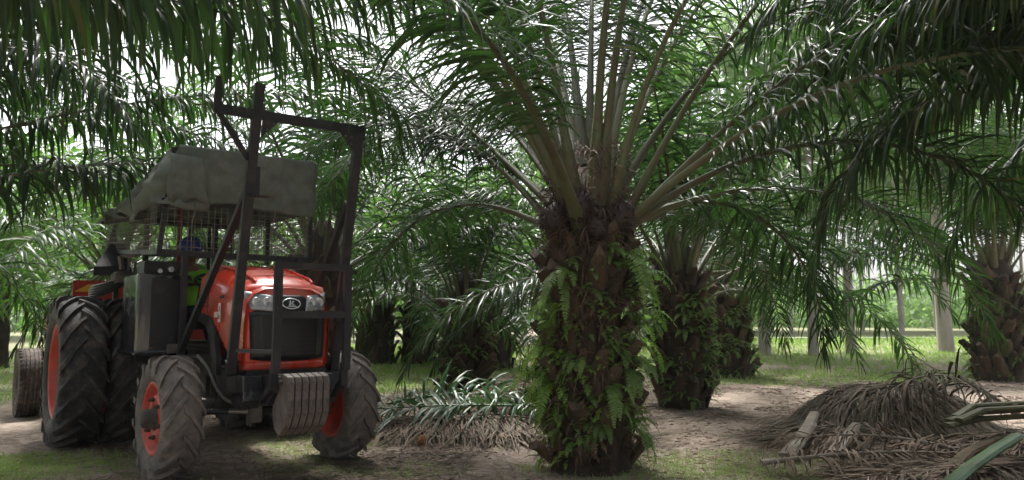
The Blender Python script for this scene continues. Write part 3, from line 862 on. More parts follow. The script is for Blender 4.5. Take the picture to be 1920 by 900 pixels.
for i, (az, e0, bd, L, z) in enumerate([(127, 27, 50, 4.6, 2.85), (122, 20, 16, 4.8, 2.85), (146, 14, 8, 3.8, 2.9), (138, 32, 40, 4.4, 2.9), (114, 36, 50, 5.2, 2.9), (104, 28, 46, 5.2, 2.8), (130, 46, 60, 5.0, 3.0), (110, 48, 60, 5.4, 3.0), (120, 36, 44, 4.9, 2.95), (134, 24, 30, 4.3, 2.85), (98, 38, 56, 5.2, 2.9)]):
    custom_frond(nr_, az, e0, bd, L, z, 600 + i, nper=104, ll=.95, w=.048, w1=.05, droop=.4)
palm(8.5, -1.5, 3.4, .42, 'oil palm behind the viewer on the right', NEAR, 54, 26)
palm(-9, -1, 3.4, .42, 'oil palm behind the viewer on the left', NEAR, 55, 26)

# ------------------------------------------------------------------ far trees
def tree_crown(seed, n, rx, rz, leaf):
    rg = np.random.default_rng(seed)
    cl = rg.normal(size=(26, 3)); cl /= np.linalg.norm(cl, axis=1, keepdims=True); cl *= rg.uniform(.35, 1, (26, 1)) ** .6
    c = cl[rg.integers(0, 26, n)] + rg.normal(size=(n, 3)) * .17
    c = c * np.array([rx, rx, rz])
    d = rg.normal(size=(n, 3)); d[:, 2] -= .4
    V, Q, per = ribbons(c, d, np.full(n, leaf) * rg.uniform(.6, 1.3, n), np.full(n, leaf * .55), 2, rg.uniform(0, .3, n), rg, wref=rg.normal(size=(n, 3)), taper=(.5, 1, .1))
    return fast_mesh('crown', V, Q, M['far_leaf'])
CROWNS = [tree_crown(i, 5200, 3.2, 2.6, .3) for i in range(3)]
def tree_trunk(h, r, seed, lean=0.0, forks=4):
    rg = random.Random(seed); b = MB()
    pts = [(lean * t * h + .05 * math.sin(t * 5 + seed), .04 * math.cos(t * 4 + seed), h * t - .1) for t in [i / 8 for i in range(9)]]
    b.tube(pts, [r * (1.08 if i == 0 else 1 - .3 * i / 8) for i in range(9)], 12)
    for k in range(forks):
        a = rg.uniform(0, 6.28); z = h * rg.uniform(.7, .98); q = Vector(pts[8]) * (z / h)
        e = q + Vector((math.cos(a) * 2.0, math.sin(a) * 2.0, rg.uniform(1.2, 2.6)))
        b.tube([q, q.lerp(e, .5) + Vector((0, 0, .2)), e], [r * .45, r * .3, r * .1], 8, 1)
    return b.mesh('trunk', M['pale_bark'])
def tree(x, y, h, r, label, seed, lean=0.0, group=None, tm=None):
    root = link('broadleaf_tree', None, None, (x, y, .2 if x > 8 else 0))
    thing(root, label, 'tree', group)
    link('trunk', tm or tree_trunk(h, r, seed, lean), root, rot=(0, 0, seed * 1.7 if not lean else 0))
    c = link('crown', CROWNS[seed % 3], root, (lean * h, 0, h + 1.2), (0, 0, seed * 2.1))
    return root
tree(8.18, 24.3, 7.5, .19, 'pale trunk standing nearest the ferny palm row on the grass', 1, group='pale trees on the grass')
tree(9.6, 23.9, 7.8, .16, 'pale trunk second from the ferny palm row, half hidden by hanging frond', 2, group='pale trees on the grass')
tree(11.1, 24.6, 7.6, .17, 'pale trunk left of the drooping frond tip above the dry pile', 3, group='pale trees on the grass')
tree(15.0, 26.0, 8.5, .25, 'thickest pale trunk, left of the palm by the dirt track', 4, -.012, group='pale trees on the grass')
pole = MB(); pole.tube([(15.3, 25.2, 3.2), (15.8, 24.7, 1.5), (16.3, 24.2, .1)], [.04, .05, .06], 8)
po = pole.obj('leaning_pole', M['pale_bark']); thing(po, 'thin pale pole leaning against the thickest pale trunk', 'pole')
thin = [tree_trunk(9, .11, 60 + i, forks=3) for i in range(3)]
rg = random.Random(9)
for i in range(34):
    x = 4 + i * 1.25 + rg.uniform(-.5, .5); y = 44 + (i * 7 % 5) * 3.2 + rg.uniform(-1, 1)
    t_ = tree(x, y, 9, .11, ['slim pale trunk in the front line beyond the pale lane', 'slim pale trunk in the second line beyond the pale lane', 'slim pale trunk in the third line beyond the pale lane', 'slim pale trunk in the fourth line beyond the pale lane', 'slim pale trunk in the rearmost line beyond the pale lane'][i * 7 % 5], 60 + i, group='slim trees beyond the lane', tm=thin[i % 3])
for i in range(16):
    x = -38 + i * 3.0 + rg.uniform(-1, 1); y = 44 + (i % 2) * 7 + rg.uniform(-2, 2)
    tree(x, y, 5.5, .13, ['hazy tree in the nearer far line behind the left palms', 'hazy tree in the rearmost line behind the left palms'][i % 2], 90 + i, group='hazy trees behind the palms', tm=thin[i % 3])
# far wood that reads as one mass
rgn = np.random.default_rng(5)
n = 60000
ang = rgn.uniform(R(18), R(162), n); dist = rgn.uniform(72, 92, n)
cx, cy = dist * np.cos(ang), dist * np.sin(ang)
hh = 5 + 2.0 * np.sin(ang * 31) + 1.2 * np.sin(ang * 77 + 1)
cz = hh * (.75 + .5 * np.sin(ang * 160 + dist)) * rgn.random(n) ** .8
V, Q, per = ribbons(np.stack([cx, cy, cz], 1), rgn.normal(size=(n, 3)), rgn.uniform(.3, .8, n), np.full(n, .38), 1, np.zeros(n), rgn, wref=rgn.normal(size=(n, 3)), taper=(1, .5))
label_stuff(link('far_woodland', fast_mesh('far_woodland', V, Q, M['far_leaf']), kind='stuff'), 'pale far woodland closing the view', 'woodland')
# ------------------------------------------------------------------ tractor (local -Y is forward)
TO, TH = (-2.347, 7.092, 0.0), R(38)
tr = link('tractor', None, None, TO, (0, 0, TH))
thing(tr, 'red tractor with black guard frame and grey tarpaulin over its mesh cab', 'tractor')

def tyre_mesh(Rr, W, rim, nl, seed, lug=.035, m='rubber', la=.52):
    b = MB()
    hw = W / 2; Rc = Rr - lug
    prof = [(-hw * .62, rim - .01), (-hw * .86, rim + .02), (-hw * 1.0, rim + (Rc - rim) * .35), (-hw * .99, rim + (Rc - rim) * .62), (-hw * .88, Rc - .022), (-hw * .7, Rc - .006), (-hw * .3, Rc), (0, Rc + .003)]
    prof = prof + [(-x, r) for x, r in prof[-2::-1]]
    b.lathe(prof, 56, 'X')
    rg = random.Random(seed)
    def cr(x):
        t = abs(x) / hw
        return Rc - .002 - .02 * max(0, (t - .6) / .4) ** 2
    for sd in (1, -1):
        for k in range(nl):
            a0 = 2 * math.pi * (k + (.5 if sd < 0 else 0)) / nl
            st = []
            N = 5
            for j in range(N + 1):
                t = j / N
                x = sd * (-.04 * W + t * (hw * 1.04 + .04 * W))
                a = a0 + la * t ** 1.25 * (W / Rr) * 1.5
                th = (.021 + .012 * t) / Rr * (1.15 if Rr > .7 else 1.0)
                top = Rr - (.018 * t ** 4) + rg.uniform(-.004, .004); bot = cr(x) - .012
                if j == N: bot = Rc - .085; top = Rr - .03
                st.append((x, a, th, top, bot))
            v = []
            for (x, a, th, top, bot) in st:
                for (da, rr) in [(-1.25, bot), (-.8, top), (.8, top), (1.25, bot)]:
                    an = a + da * th
                    v.append((x + rg.uniform(-.002, .002), rr * math.cos(an), rr * math.sin(an)))
            # outer end runs down the shoulder
            x, a, th, top, bot = st[-1]
            f = [[4 * j + q, 4 * j + q + 1, 4 * j + q + 5, 4 * j + q + 4] for j in range(N) for q in range(3)]
            f += [[0, 1, 2, 3], [4 * N + 3, 4 * N + 2, 4 * N + 1, 4 * N]]
            b.add(v, f)
    return b.mesh('tyre', M[m])

def rim_mesh(rim, W, side, hub=.09, disc_x=.02, nuts=6, m='rim'):
    """side -1: the dish opens to -X"""
    b = MB(); s = side
    hw = W / 2
    prof = [(s * hw * .80, rim + .012), (s * hw * .84, rim - .004), (s * hw * .74, rim - .022), (s * hw * .5, rim - .035), (s * hw * .42, rim - .062), (-s * hw * .1, rim - .068),
            (-s * hw * .5, rim - .035), (-s * hw * .84, rim - .004), (-s * hw * .80, rim + .012)]
    b.lathe(prof, 44, 'X')
    d = disc_x * s
    b.lathe([(d - s * .015, rim - .067), (d, rim - .07), (d + s * .03, rim * .78), (d + s * .075, rim * .62), (d + s * .08, rim * .40), (d + s * .05, rim * .38), (d + s * .05, 0.0)], 44, 'X')
    return b.mesh('wheel_rim', M[m])

def hub_mesh(rim, side, disc_x, nuts, hubr):
    b = MB(); s = side; d = disc_x * s
    b.lathe([(d + s * .04, hubr * 1.25), (d + s * .09, hubr * 1.2), (d + s * .10, hubr), (d + s * .17, hubr * .92), (d + s * .185, hubr * .6), (d + s * .185, 0)], 24, 'X')
    for k in range(nuts):
        a = 2 * math.pi * k / nuts + .3
        r = rim * .53
        m4 = Matrix.Translation((0, r * math.cos(a), r * math.sin(a)))
        b.lathe([(d + s * .07, .021), (d + s * .105, .021), (d + s * .108, .015), (d + s * .125, .013), (d + s * .125, 0)], 6, 'X', m4, sm=False)
    return b.mesh('hub', M['grime'])

def wheel(parent, x, y, Rr, W, rim, nl, side, seed, steer=0.0, m='rubber', disc=.03, spin=0.0, cam_=0.0, name='wheel'):
    w = link(name, rim_mesh(rim, W, side, disc_x=disc), parent, (x, y, Rr - .015), (spin, cam_, steer))
    link('tyre', tyre_mesh(Rr, W, rim + .005, nl, seed, lug=.03 if Rr < .7 else .045, m=m), w)
    link('hub', hub_mesh(rim, side, disc, 6 if Rr < .7 else 8, rim * .27), w)
    return w
wheel(tr, -.81, .0, .53, .32, .30, 15, -1, 1, steer=R(2), m='mud_rubber')
wheel(tr, .81, .0, .53, .32, .30, 15, 1, 2, steer=R(2), m='mud_rubber')
RY = 2.42
wheel(tr, -1.21, RY, .81, .43, .50, 20, -1, 3, disc=-.10, spin=.3)
wheel(tr, -.74, RY + .02, .80, .43, .50, 20, -1, 4, disc=.02, spin=.12)
wheel(tr, .66, RY, .80, .43, .50, 20, 1, 5, disc=.02)
wheel(tr, 1.14, RY, .81, .43, .50, 20, 1, 6, disc=-.10)

# ---- bonnet: lofted red shell
def hood_sec(y):
    t = (y + .60) / 1.7
    w = .385 + .04 * min(1, max(0, t * 2.2))
    zt = 1.70 + .20 * math.sin(min(1, max(0, t * 1.25)) * math.pi / 2) - .0
    zt -= .07 * max(0, 1 - (y + .62) / .16)
    if y < -.36: zb = .965
    elif y < .22: zb = .965 + (y + .36) / .58 * .42
    else: zb = 1.385 + (y - .22) * .10
    return w, zb, zt
HS = [-.60, -.56, -.50, -.43, -.37, -.30, -.2, -.08, .05, .2, .36, .50, .58, .62]
def hood_ring(y, off=0.0):
    w, zb, zt = hood_sec(y)
    w += off; zt += off
    zs = zt - .30
    ring = [(-w * .97, zb), (-w, zb + .03), (-w, (zb + zs) / 2), (-w * .995, zs)]
    for k in range(1, 8):
        a = math.pi - math.pi * k / 8
        ring.append((w * .995 * math.copysign(abs(math.cos(a)) ** .62, math.cos(a)), zs + (zt - zs) * math.sin(a) ** .72))
    ring += [(w * .995, zs), (w, (zb + zs) / 2), (w, zb + .03), (w * .97, zb)]
    return ring
v = []; f = []; nr = len(hood_ring(0))
for y in HS: v += [(a, y, b_) for a, b_ in hood_ring(y)]
for i in range(len(HS) - 1):
    for k in range(nr - 1): f.append([i * nr + k, i * nr + k + 1, (i + 1) * nr + k + 1, (i + 1) * nr + k])
f.append([(len(HS) - 1) * nr + k for k in range(nr)])
hb = MB(); hb.add(v, f, sm=True)
hood = hb.obj('bonnet', M['red'], tr)
sm_ = MB()
for y in (-.335, .30):
    ring = hood_ring(y, .0015)
    sm_.tube([(a, y, b_) for a, b_ in ring], .0035, 5, cap=False)
sm_.obj('panel_gap', M['plastic'], hood)
for sx in (-1, 1):
    vt = MB()
    for k in range(5): vt.box((sx * .425, .36 + .0 * k, 1.48 + k * .035), (.012, .15, .012), bev=.002)
    vt.obj('side_vent', M['plastic'], hood)
# raised ridge lines on the bonnet top
for sx in (-1, 1):
    rb = MB(); rb.tube([(sx * (.26 if y < 0 else .27), y, hood_sec(y)[2] - .004 - .012) for y in HS[2:]], .012, 6)
    rb.obj('ridge', M['red'], hood)

# ---- nose: curved front surface y = ny(x, z)
def ny(x, z, off=0.0):
    return -.69 + .11 * abs(x / .385) ** 2.4 + .10 * max(0, (z - 1.3) / .35) ** 2 + .03 * max(0, 1 - (z - .93) / .12) - off
def patch(poly_fn, nu, nv, off, m, name, parent, thick=.02, sm=True):
    """poly_fn(u,v)->(x,z); sits off metres proud of the nose"""
    b = MB(); v = []; f = []
    for layer in (off, off - thick):
        for j in range(nv + 1):
            for i in range(nu + 1):
                x, z = poly_fn(i / nu, j / nv); v.append((x, ny(x, z, layer), z))
    N = (nu + 1) * (nv + 1)
    for j in range(nv):
        for i in range(nu):
            a = j * (nu + 1) + i
            f.append([a, a + 1, a + nu + 2, a + nu + 1]); f.append([N + a, N + a + nu + 1, N + a + nu + 2, N + a + 1])
    edge = [i for i in range(nu + 1)] + [j * (nu + 1) + nu for j in range(1, nv + 1)] + [nv * (nu + 1) + i for i in range(nu - 1, -1, -1)] + [j * (nu + 1) for j in range(nv - 1, 0, -1)]
    for i in range(len(edge)):
        a, c = edge[i], edge[(i + 1) % len(edge)]
        f.append([a, a + N, c + N, c])
    b.add(v, f, sm=False)
    o = b.obj(name, m, parent)
    o.data.polygons.foreach_set('use_smooth', [len(p.vertices) == 4 and abs(p.normal.y) > .3 for p in o.data.polygons])
    return o
def quad(bl, br, tl, tr_):
    def fn(u, w):
        x = (bl[0] * (1 - u) + br[0] * u) * (1 - w) + (tl[0] * (1 - u) + tr_[0] * u) * w
        z = (bl[1] * (1 - u) + br[1] * u) * (1 - w) + (tl[1] * (1 - u) + tr_[1] * u) * w
        return x, z
    return fn
nose = patch(lambda u, w: ((u - .5) * 2 * .385 * (1 - .03 * (1 - w) - .05 * w ** 4), .935 + w * .715 + .035 * (1 - (2 * u - 1) ** 2) * w), 18, 14, 0, M['red'], 'nose', tr, .10)
# grille
gr = patch(lambda u, w: ((u - .5) * 2 * (.325 + .018 * w), 1.02 + .40 * w - .018 * (1 - abs(2 * u - 1) ** 3) * (1 - w)), 14, 8, .012, M['plastic'], 'grille', tr, .03)
for k in range(9):
    z = 1.06 + k * .04
    s_ = MB()
    for i in range(12):
        x0, x1 = -.29 + i * .58 / 12, -.29 + (i + 1) * .58 / 12
        s_.bar((x0, ny(x0, z, .017), z), (x1, ny(x1, z, .017), z), .006, .012)
    s_.obj('slat', M['plastic'], gr)
for sx in (-1, 1):
    s_ = MB(); s_.bar((sx * .24, ny(.24, 1.04, .018), 1.04), (sx * .255, ny(.255, 1.40, .018), 1.40), .008, .02); s_.obj('rib', M['plastic'], gr)
# band with badge between the lamps
band = patch(quad((-.335, 1.415), (.335, 1.415), (-.11, 1.57), (.11, 1.57)), 12, 6, .010, M['plastic'], 'badge_panel', tr, .03)
bd = MB()
def ell(t, a=.080, c=.044): return (a * math.cos(t), c * math.sin(t))
pts = []
for k in range(33):
    x, z = ell(2 * math.pi * k / 32); pts.append((x, ny(x, 1.495 + z, .020), 1.495 + z))
bd.tube(pts, .0062, 6, cap=False)
bo = bd.obj('badge', M['silver'], band)
def emb(poly, name):
    q = MB(); n_ = len(poly)
    v = [(x, ny(x, 1.495 + z, .022), 1.495 + z) for x, z in poly] + [(x, ny(x, 1.495 + z, .012), 1.495 + z) for x, z in poly]
    q.add(v, [list(range(n_)), list(range(2 * n_ - 1, n_ - 1, -1))] + [[(i + 1) % n_, i, n_ + i, n_ + (i + 1) % n_] for i in range(n_)])
    q.obj(name, M['silver'], band)
emb([(-.040, -.028), (.042, -.028), (.042, -.018), (-.012, -.014), (-.030, -.018)], 'emblem')
emb([(-.024, -.014), (-.004, -.014), (-.004, .032), (-.016, .026), (-.018, .004)], 'emblem')
emb([(-.002, -.004), (.012, .024), (.026, .024), (.012, .002), (.034, -.016), (.016, -.016), (.002, -.004)], 'emblem')
# head lamps
hl_l = patch(quad((-.335, 1.445), (-.125, 1.425), (-.375, 1.605), (-.155, 1.565)), 8, 5, .014, M['lens'], 'headlight', tr, .04)
hl_r = patch(quad((.125, 1.425), (.335, 1.445), (.155, 1.565), (.375, 1.605)), 8, 5, .014, M['lens'], 'headlight', tr, .04)
for sx, par in ((-1, hl_l), (1, hl_r)):
    q = MB()
    for cx_ in (.20, .285):
        m4 = Matrix.Translation((sx * cx_, ny(cx_, 1.51, .012), 1.51))
        q.lathe([(0.0, .042), (-.008, .040), (-.010, .030), (-.002, .012), (-.002, 0)], 20, 'Y', m4)
    q.obj('reflector', M['silver'], par)
# lower red lip and black chin
lip = patch(lambda u, w: ((u - .5) * 2 * .37, .93 + .065 * w), 14, 3, .018, M['red'], 'lower_lip', tr, .05)
chin = MB(); chin.box((0, -.46, .905), (.72, .36, .05), bev=.01); chin.obj('chin_plate', M['plastic'], tr)
# bonnet side decals and the engine side panel
for x_, nm in ((-.436, 'L'), (.436, 'R')):
    pl = MB()
    pts = [(-.30, 1.30), (-.255, 1.30), (-.215, 1.44), (-.26, 1.44)]
    pl.prism([(-.118, 1.335), (-.062, 1.335), (-.062, 1.505), (-.118, 1.505)], x_ - .003, x_ + .003)
    d1 = pl.obj('decal', M['white'], hood)
    q = MB()
    for poly in ([(-.108, 1.36), (-.100, 1.36), (-.100, 1.40), (-.108, 1.40)], [(-.080, 1.36), (-.072, 1.36), (-.072, 1.40), (-.080, 1.40)], [(-.100, 1.36), (-.080, 1.36), (-.080, 1.368), (-.100, 1.368)],
                 [(-.108, 1.43), (-.072, 1.43), (-.072, 1.44), (-.108, 1.44)], [(-.108, 1.44), (-.098, 1.44), (-.098, 1.48), (-.108, 1.48)]):
        q.prism(poly, x_ - .006, x_ + .006)
    q.obj('decal_mark', M['dull_red'], d1)
    for t_i, (ty, tz) in enumerate([(-.005, 1.375), (.050, 1.375)]):
        # the two pale letters beside it: D and A
        q = MB(); o_ = -1 if x_ < 0 else 1
        if t_i == 1:
            for poly in ([(0, 0), (.009, 0), (.009, .05), (0, .05)], [(.009, 0), (.025, 0), (.03, .009), (.009, .009)], [(.009, .041), (.03, .041), (.025, .05), (.009, .05)], [(.025, .009), (.034, .009), (.034, .041), (.025, .041)]):
                q.prism([(ty - a, tz + c) for a, c in poly], x_ - .003, x_ + .003)
        else:
            for poly in ([(0, 0), (.009, 0), (.022, .05), (.013, .05)], [(.026, 0), (.035, 0), (.022, .05), (.013, .05)], [(.01, .015), (.025, .015), (.025, .023), (.01, .023)]):
                q.prism([(ty - a, tz + c) for a, c in poly], x_ - .003 - .001 * len(poly), x_ + .003)
        q.obj('letter', M['white'], hood)
    q = MB()
    for a in range(4):
        q.prism([(-.20 + a * .028, 1.545), (-.182 + a * .028, 1.545), (-.182 + a * .028, 1.572), (-.20 + a * .028, 1.572)], x_ - .004, x_ + .002)
    q.obj('model_mark', M['plastic'], hood)

# ---- engine, chassis
e = MB()
e.box((0, .35, 1.05), (.46, 1.25, .55), bev=.02).box((0, .2, .74), (.34, 1.6, .22), bev=.02)
e.tube([(-.30, .2, 1.22), (-.30, .2, .98)], .055, 14).tube([(-.30, .42, 1.15), (-.30, .42, .95)], .05, 14)
e.tube([(-.26, -.3, 1.05), (-.30, .0, 1.12), (-.3, .5, 1.1)], .022, 8, 2).tube([(-.28, -.2, .95), (-.31, .15, .9), (-.27, .6, .98)], .016, 8, 2)
e.box((-.27, -.12, .97), (.08, .22, .14), bev=.01).box((-.26, .1, .84), (.07, .3, .08), bev=.01)
e.obj('engine', M['grime'], tr)
q = MB(); q.tube([(-.34, .18, 1.14), (-.34, .18, 1.02)], .05, 16); q.tube([(-.34, .18, 1.16), (-.34, .18, 1.14)], .035, 12)
q.obj('oil_filter', M['dull_red'], tr)
g_ = MB(); g_.box((0, 1.55, .80), (.46, 1.3, .52), bev=.04).box((0, RY, .82), (.52, .5, .55), bev=.05)
g_.obj('gearbox', M['grime'], tr)
ax = MB()
ax.tube([(-.62, 0, .56), (-.35, 0, .60), (.35, 0, .60), (.62, 0, .56)], [.075, .065, .065, .075], 12)
ax.box((0, 0, .62), (.30, .26, .26), bev=.03).box((-.60, 0, .54), (.13, .2, .28), bev=.03).box((.60, 0, .54), (.13, .2, .28), bev=.03)
ax.obj('front_axle', M['grime'], tr)
ax = MB(); ax.tube([(-1.05, RY, .80), (-.3, RY, .80), (.3, RY, .80), (1.05, RY, .80)], .10, 14); ax.obj('rear_axle', M['grime'], tr)
cy = MB(); cy.tube([(-.50, -.17, .56), (-.20, -.24, .54)], .022, 12); cy.obj('steering_rod', M['steel'], tr)
cy = MB(); cy.tube([(-.66, -.12, .56), (-.36, -.21, .55)], .027, 12); cy.tube([(-.20, -.24, .54), (.22, -.24, .54)], .038, 14); cy.obj('steering_cylinder', M['black'], tr)
br = MB(); br.prism([(-.1, 0.42), (-.1, .66), (.0, .66), (.0, .42)], -.205, -.19); 
for v_ in br.v: v_.y -= .22
br.box((-.15, -.26, .55), (.10, .14, .20), bev=.01); br.obj('cylinder_bracket', M['hose'], tr)
hs_ = MB(); hs_.tube([(-.50, .30, 1.02), (-.46, .08, .92), (-.44, -.12, .72), (-.36, -.25, .62), (-.17, -.31, .60)], .016, 8, 2); hs_.obj('hose', M['hose'], tr)
hs_ = MB(); hs_.tube([(-.40, .35, .95), (-.38, .1, .80), (-.42, -.05, .62), (-.5, -.08, .56)], .011, 8, 2); hs_.obj('hose', M['black'], tr)
hs_ = MB(); hs_.tube([(-.33, -.12, .96), (-.38, -.10, .84), (-.30, .0, .78), (-.26, .18, .84)], .013, 8, 2); hs_.obj('hose', M['hose'], tr)
# front bumper casting and weights
bm_ = MB()
bm_.prism([(-.34, .90), (-.98, .90), (-1.02, .78), (-.90, .66), (-.55, .62), (-.34, .70)], -.27, .27)
bm_.box((0, -.35, .80), (.42, .50, .22), bev=.02)
bm_.obj('front_bolster', M['frame'], tr, bev=.012)
bp_ = MB(); bp_.prism([(-.50, .90), (-.80, .90), (-.84, .70), (-.72, .62), (-.50, .66)], -.44, -.275); bp_.obj('bumper_plate', M['gloss_black'], tr, bev=.012)
wm = None
for i in range(6):
    x = -.195 + i * .060
    wprof = [(-.86, .90), (-1.10, .925), (-1.20, .905), (-1.225, .86), (-1.215, .62), (-1.15, .50), (-1.03, .425), (-.93, .47), (-.885, .60), (-.90, .76)]
    if wm is None:
        b_ = MB(); b_.prism(wprof, -.026, .026); wm = b_.mesh('front_weight', M['cast'])
    o = link('front_weight', wm, tr, (x, 0, 0)); m_ = o.modifiers.new('bevel', 'BEVEL'); m_.width = .008; m_.segments = 2; m_.limit_method = 'ANGLE'
b_ = MB(); b_.tube([(-.25, -1.09, .86), (.16, -1.09, .86)], .014, 8); b_.box((-.04, -1.02, .885), (.40, .12, .03)); b_.obj('weight_rod', M['grime'], tr)

# ---- guard frame
def tp(x, z): return (x, -.6 - .2 * (z - 1.2), z)      # the leaning plane of the posts
gf = link('guard_frame', None, tr)
def gbar(name, a, b, w=.075, d=.05, up=(0, 1, 0), m='frame', par=None):
    q = MB(); q.bar(a, b, w, d, up=up, bev=.004); return q.obj(name, M[m], par or gf)
gbar('post', tp(-.46, .78), tp(-.46, 3.30), .076, .06)
gbar('post', tp(.47, .60), tp(.47, 3.03), .076, .06)
gbar('top_bar', (-.78, -.975, 3.045), (.51, -.975, 3.055), .05, .075, up=(0, 0, 1))
gbar('side_post', (-.78, -1.02, 3.30), (-.78, -.975, 3.02), .06, .03)
gbar('side_brace', (-.78, -.972, 3.04), (-.49, -.90, 2.68), .05, .012, up=(0, 1, 0))
def gusset(x0, sx, z, s=.15):
    y = -.978 - .026
    q = MB(); q.add([(x0, y, z), (x0 + sx * s, y, z), (x0, y + .03, z - s * 1.1), (x0, y + .012, z), (x0 + sx * s, y + .012, z), (x0, y + .042, z - s * 1.1)],
                    [[0, 1, 2], [5, 4, 3], [0, 3, 4, 1], [1, 4, 5, 2], [2, 5, 3, 0]])
    q.obj('gusset', M['frame'], gf)
    for bx, bz in ((.3, .25), (.62, .25), (.3, .62)):
        q = MB(); q.lathe([(0, .011), (-.012, .011), (-.012, 0)], 6, 'Y', Matrix.Translation((x0 + sx * s * bx, y + .03 * bz, z - s * bz)), sm=False); q.obj('bolt', M['grime'], gf)
gusset(-.42, 1, 3.02); gusset(.43, -1, 3.02, .17)
for sx in (-1, 1):
    a = tp(sx * .46, 2.42); b_ = (sx * .56, .70 if sx < 0 else .62, 1.02)
    q = MB(); q.bar(Vector(a) + Vector((0, .05, 0)), b_, .055, .06, up=(0, 1, 0), bev=.004); q.obj('brace', M['frame'], gf)
q = MB(); q.box((-.44, -.88, 2.50), (.11, .012, .26)); q.box((-.40, -.90, 2.38), (.16, .06, .012)); q.obj('lamp_bracket', M['black'], gf)
# lower mounts
for sx in (-1, 1):
    q = MB(); q.bar(tp(sx * .46, 1.02), (sx * .40, -.42, .80), .10, .05, up=(0, 1, 0), bev=.004)
    q.box((sx * .44, -.52, .82), (.14, .22, .14), bev=.01)
    q.obj('mount', M['frame'], gf)
# inner grille guard
GY = -1.08
gg = link('grille_guard', None, tr)
GL, GRX = -.275, .335
for x in (GL, GRX):
    q = MB(); q.bar((x, GY, .93), (x, GY, 1.775), .065, .05, up=(0, 1, 0), bev=.004); q.obj('upright', M['frame'], gg)
    q = MB(); q.bar((x, GY + .03, .99), (x, GY + .05, .80), .06, .05, bev=.004); q.bar((x, GY + .04, .84), (x, GY + .26, .70), .055, .045, up=(1, 0, 0), bev=.004)
    q.obj('hook', M['frame'], gg)
q = MB(); q.bar((GL - .03, GY, 1.80), (GRX + .03, GY, 1.80), .05, .055, bev=.004); q.obj('cross_bar', M['frame'], gg)
q = MB(); q.bar((GL + .03, GY, 1.40), (GRX - .03, GY, 1.40), .05, .06, bev=.004); q.obj('cross_bar', M['frame'], gg)
q = MB(); q.bar((GRX, GY + .02, 1.3), (.47, -.62, 1.3), .04, .04, up=(0, 0, 1)); q.bar((GL, GY + .02, 1.1), (-.44, -.62, 1.1), .03, .03, up=(0, 0, 1)); q.obj('stay', M['frame'], gg)

# ---- side tank, battery box, post
tk = MB()
zb, zt = 1.03, 1.79
pl = []
for k in range(0, 7):
    a = R(180 + 90 * k / 6)
    pl.append((-.78 + .14 * math.cos(a), .98 + .14 * math.sin(a) + -.02))
prof = pl + [(-.50, .82), (-.50, 1.55), (-.92, 1.55)]
tk.prism(prof, zb, zt, 'XY')
tk.box((-.70, 1.18, zb - .0), (.50, .76, .05), bev=.01)
tank = tk.obj('side_tank', M['gloss_black'], tr, bev=.014)
q = MB(); q.box((-.66, .815, 1.42), (.30, .012, .66), bev=.004); q.obj('cover', M['black'], tank)
q = MB(); q.box((-.58, .80, 1.07), (.15, .05, .09), bev=.008); q.obj('latch', M['cast'], tank)
q = MB(); q.box((-.68, 1.12, 1.865), (.34, .30, .13), bev=.012); q.obj('battery_box', M['black'], tr)
q = MB(); q.tube([(-.72, .93, 1.83), (-.72, .90, 1.83)], .022, 12); q.tube([(-.62, .93, 1.85), (-.62, .89, 1.85)], .028, 12); q.obj('cap', M['silver'], tr)
q = MB(); q.bar((-.555, .66, .88), (-.555, .66, 2.0), .055, .055, up=(0, 1, 0), bev=.004); q.obj('cab_post', M['frame'], tr)
q = MB(); q.bar((.60, .66, .9), (.60, .66, 2.0), .055, .055, up=(0, 1, 0), bev=.004); q.obj('cab_post', M['frame'], tr)
for x_ in (-.74, .72):
    q = MB(); q.bar((x_, 2.9, 1.15), (x_, 3.0, 2.1), .055, .055, up=(0, 1, 0), bev=.004); q.obj('cab_post', M['frame'], tr)
q = MB(); q.box((-.42, .9, .98), (.45, 1.0, .04)); q.box((-.66, .5, .86), (.04, .06, .3)); q.obj('side_bracket', M['grime'], tr)
# black curved panel between bonnet and cab
q = MB()
q.prism([(.16, 1.37), (.02, 1.22), (-.08, 1.02), (-.10, .86), (.02, .86), (.05, 1.02), (.14, 1.18), (.30, 1.30), (.62, 1.36), (.62, 1.42)], -.445, -.40); q.obj('side_trim', M['black'], tr)
# hinged levers, hoses and console beside the driver
q = MB()
for k in range(5):
    q.tube([(-.80, 1.75 + .03 * k, 1.84 - .02 * k), (-.98, 2.0 + .05 * k, 1.74 - .03 * k), (-1.12, 2.5, 1.70 - .025 * k), (-.9, 3.0, 1.55)], .016, 8, 2)
q.obj('hydraulic_hoses', M['plastic'], tr)
q = MB(); q.box((-.86, 1.9, 1.80), (.20, .30, .12), bev=.02); q.tube([(-.84, 1.76, 1.86), (-.84, 1.74, 2.0)], .014, 8); q.tube([(-.78, 1.76, 1.86), (-.78, 1.74, 1.97)], .014, 8); q.obj('lever_console', M['grime'], tr)
q = MB(); q.bar((-.90, 1.78, 1.88), (-.92, 1.80, 2.02), .05, .03); q.bar((-.92, 1.80, 2.02), (-.78, 1.78, 2.03), .025, .03); q.obj('lever', M['cast'], tr)
q = MB(); q.bar((-.80, 1.60, 1.78), (-.74, 1.60, 1.52), .07, .04, bev=.006); q.obj('red_stay', M['rim'], tr)
fn_ = MB()
fn_.add([(-1.08, 2.3, 1.93), (-.74, 2.3, 1.95), (-.70, 2.75, 2.24), (-.86, 2.75, 2.22), (-1.08, 2.3, 1.90), (-.74, 2.3, 1.92), (-.70, 2.75, 2.21), (-.86, 2.75, 2.19)],
        [[0, 1, 2, 3], [7, 6, 5, 4], [0, 4, 5, 1], [1, 5, 6, 2], [2, 6, 7, 3], [3, 7, 4, 0]])
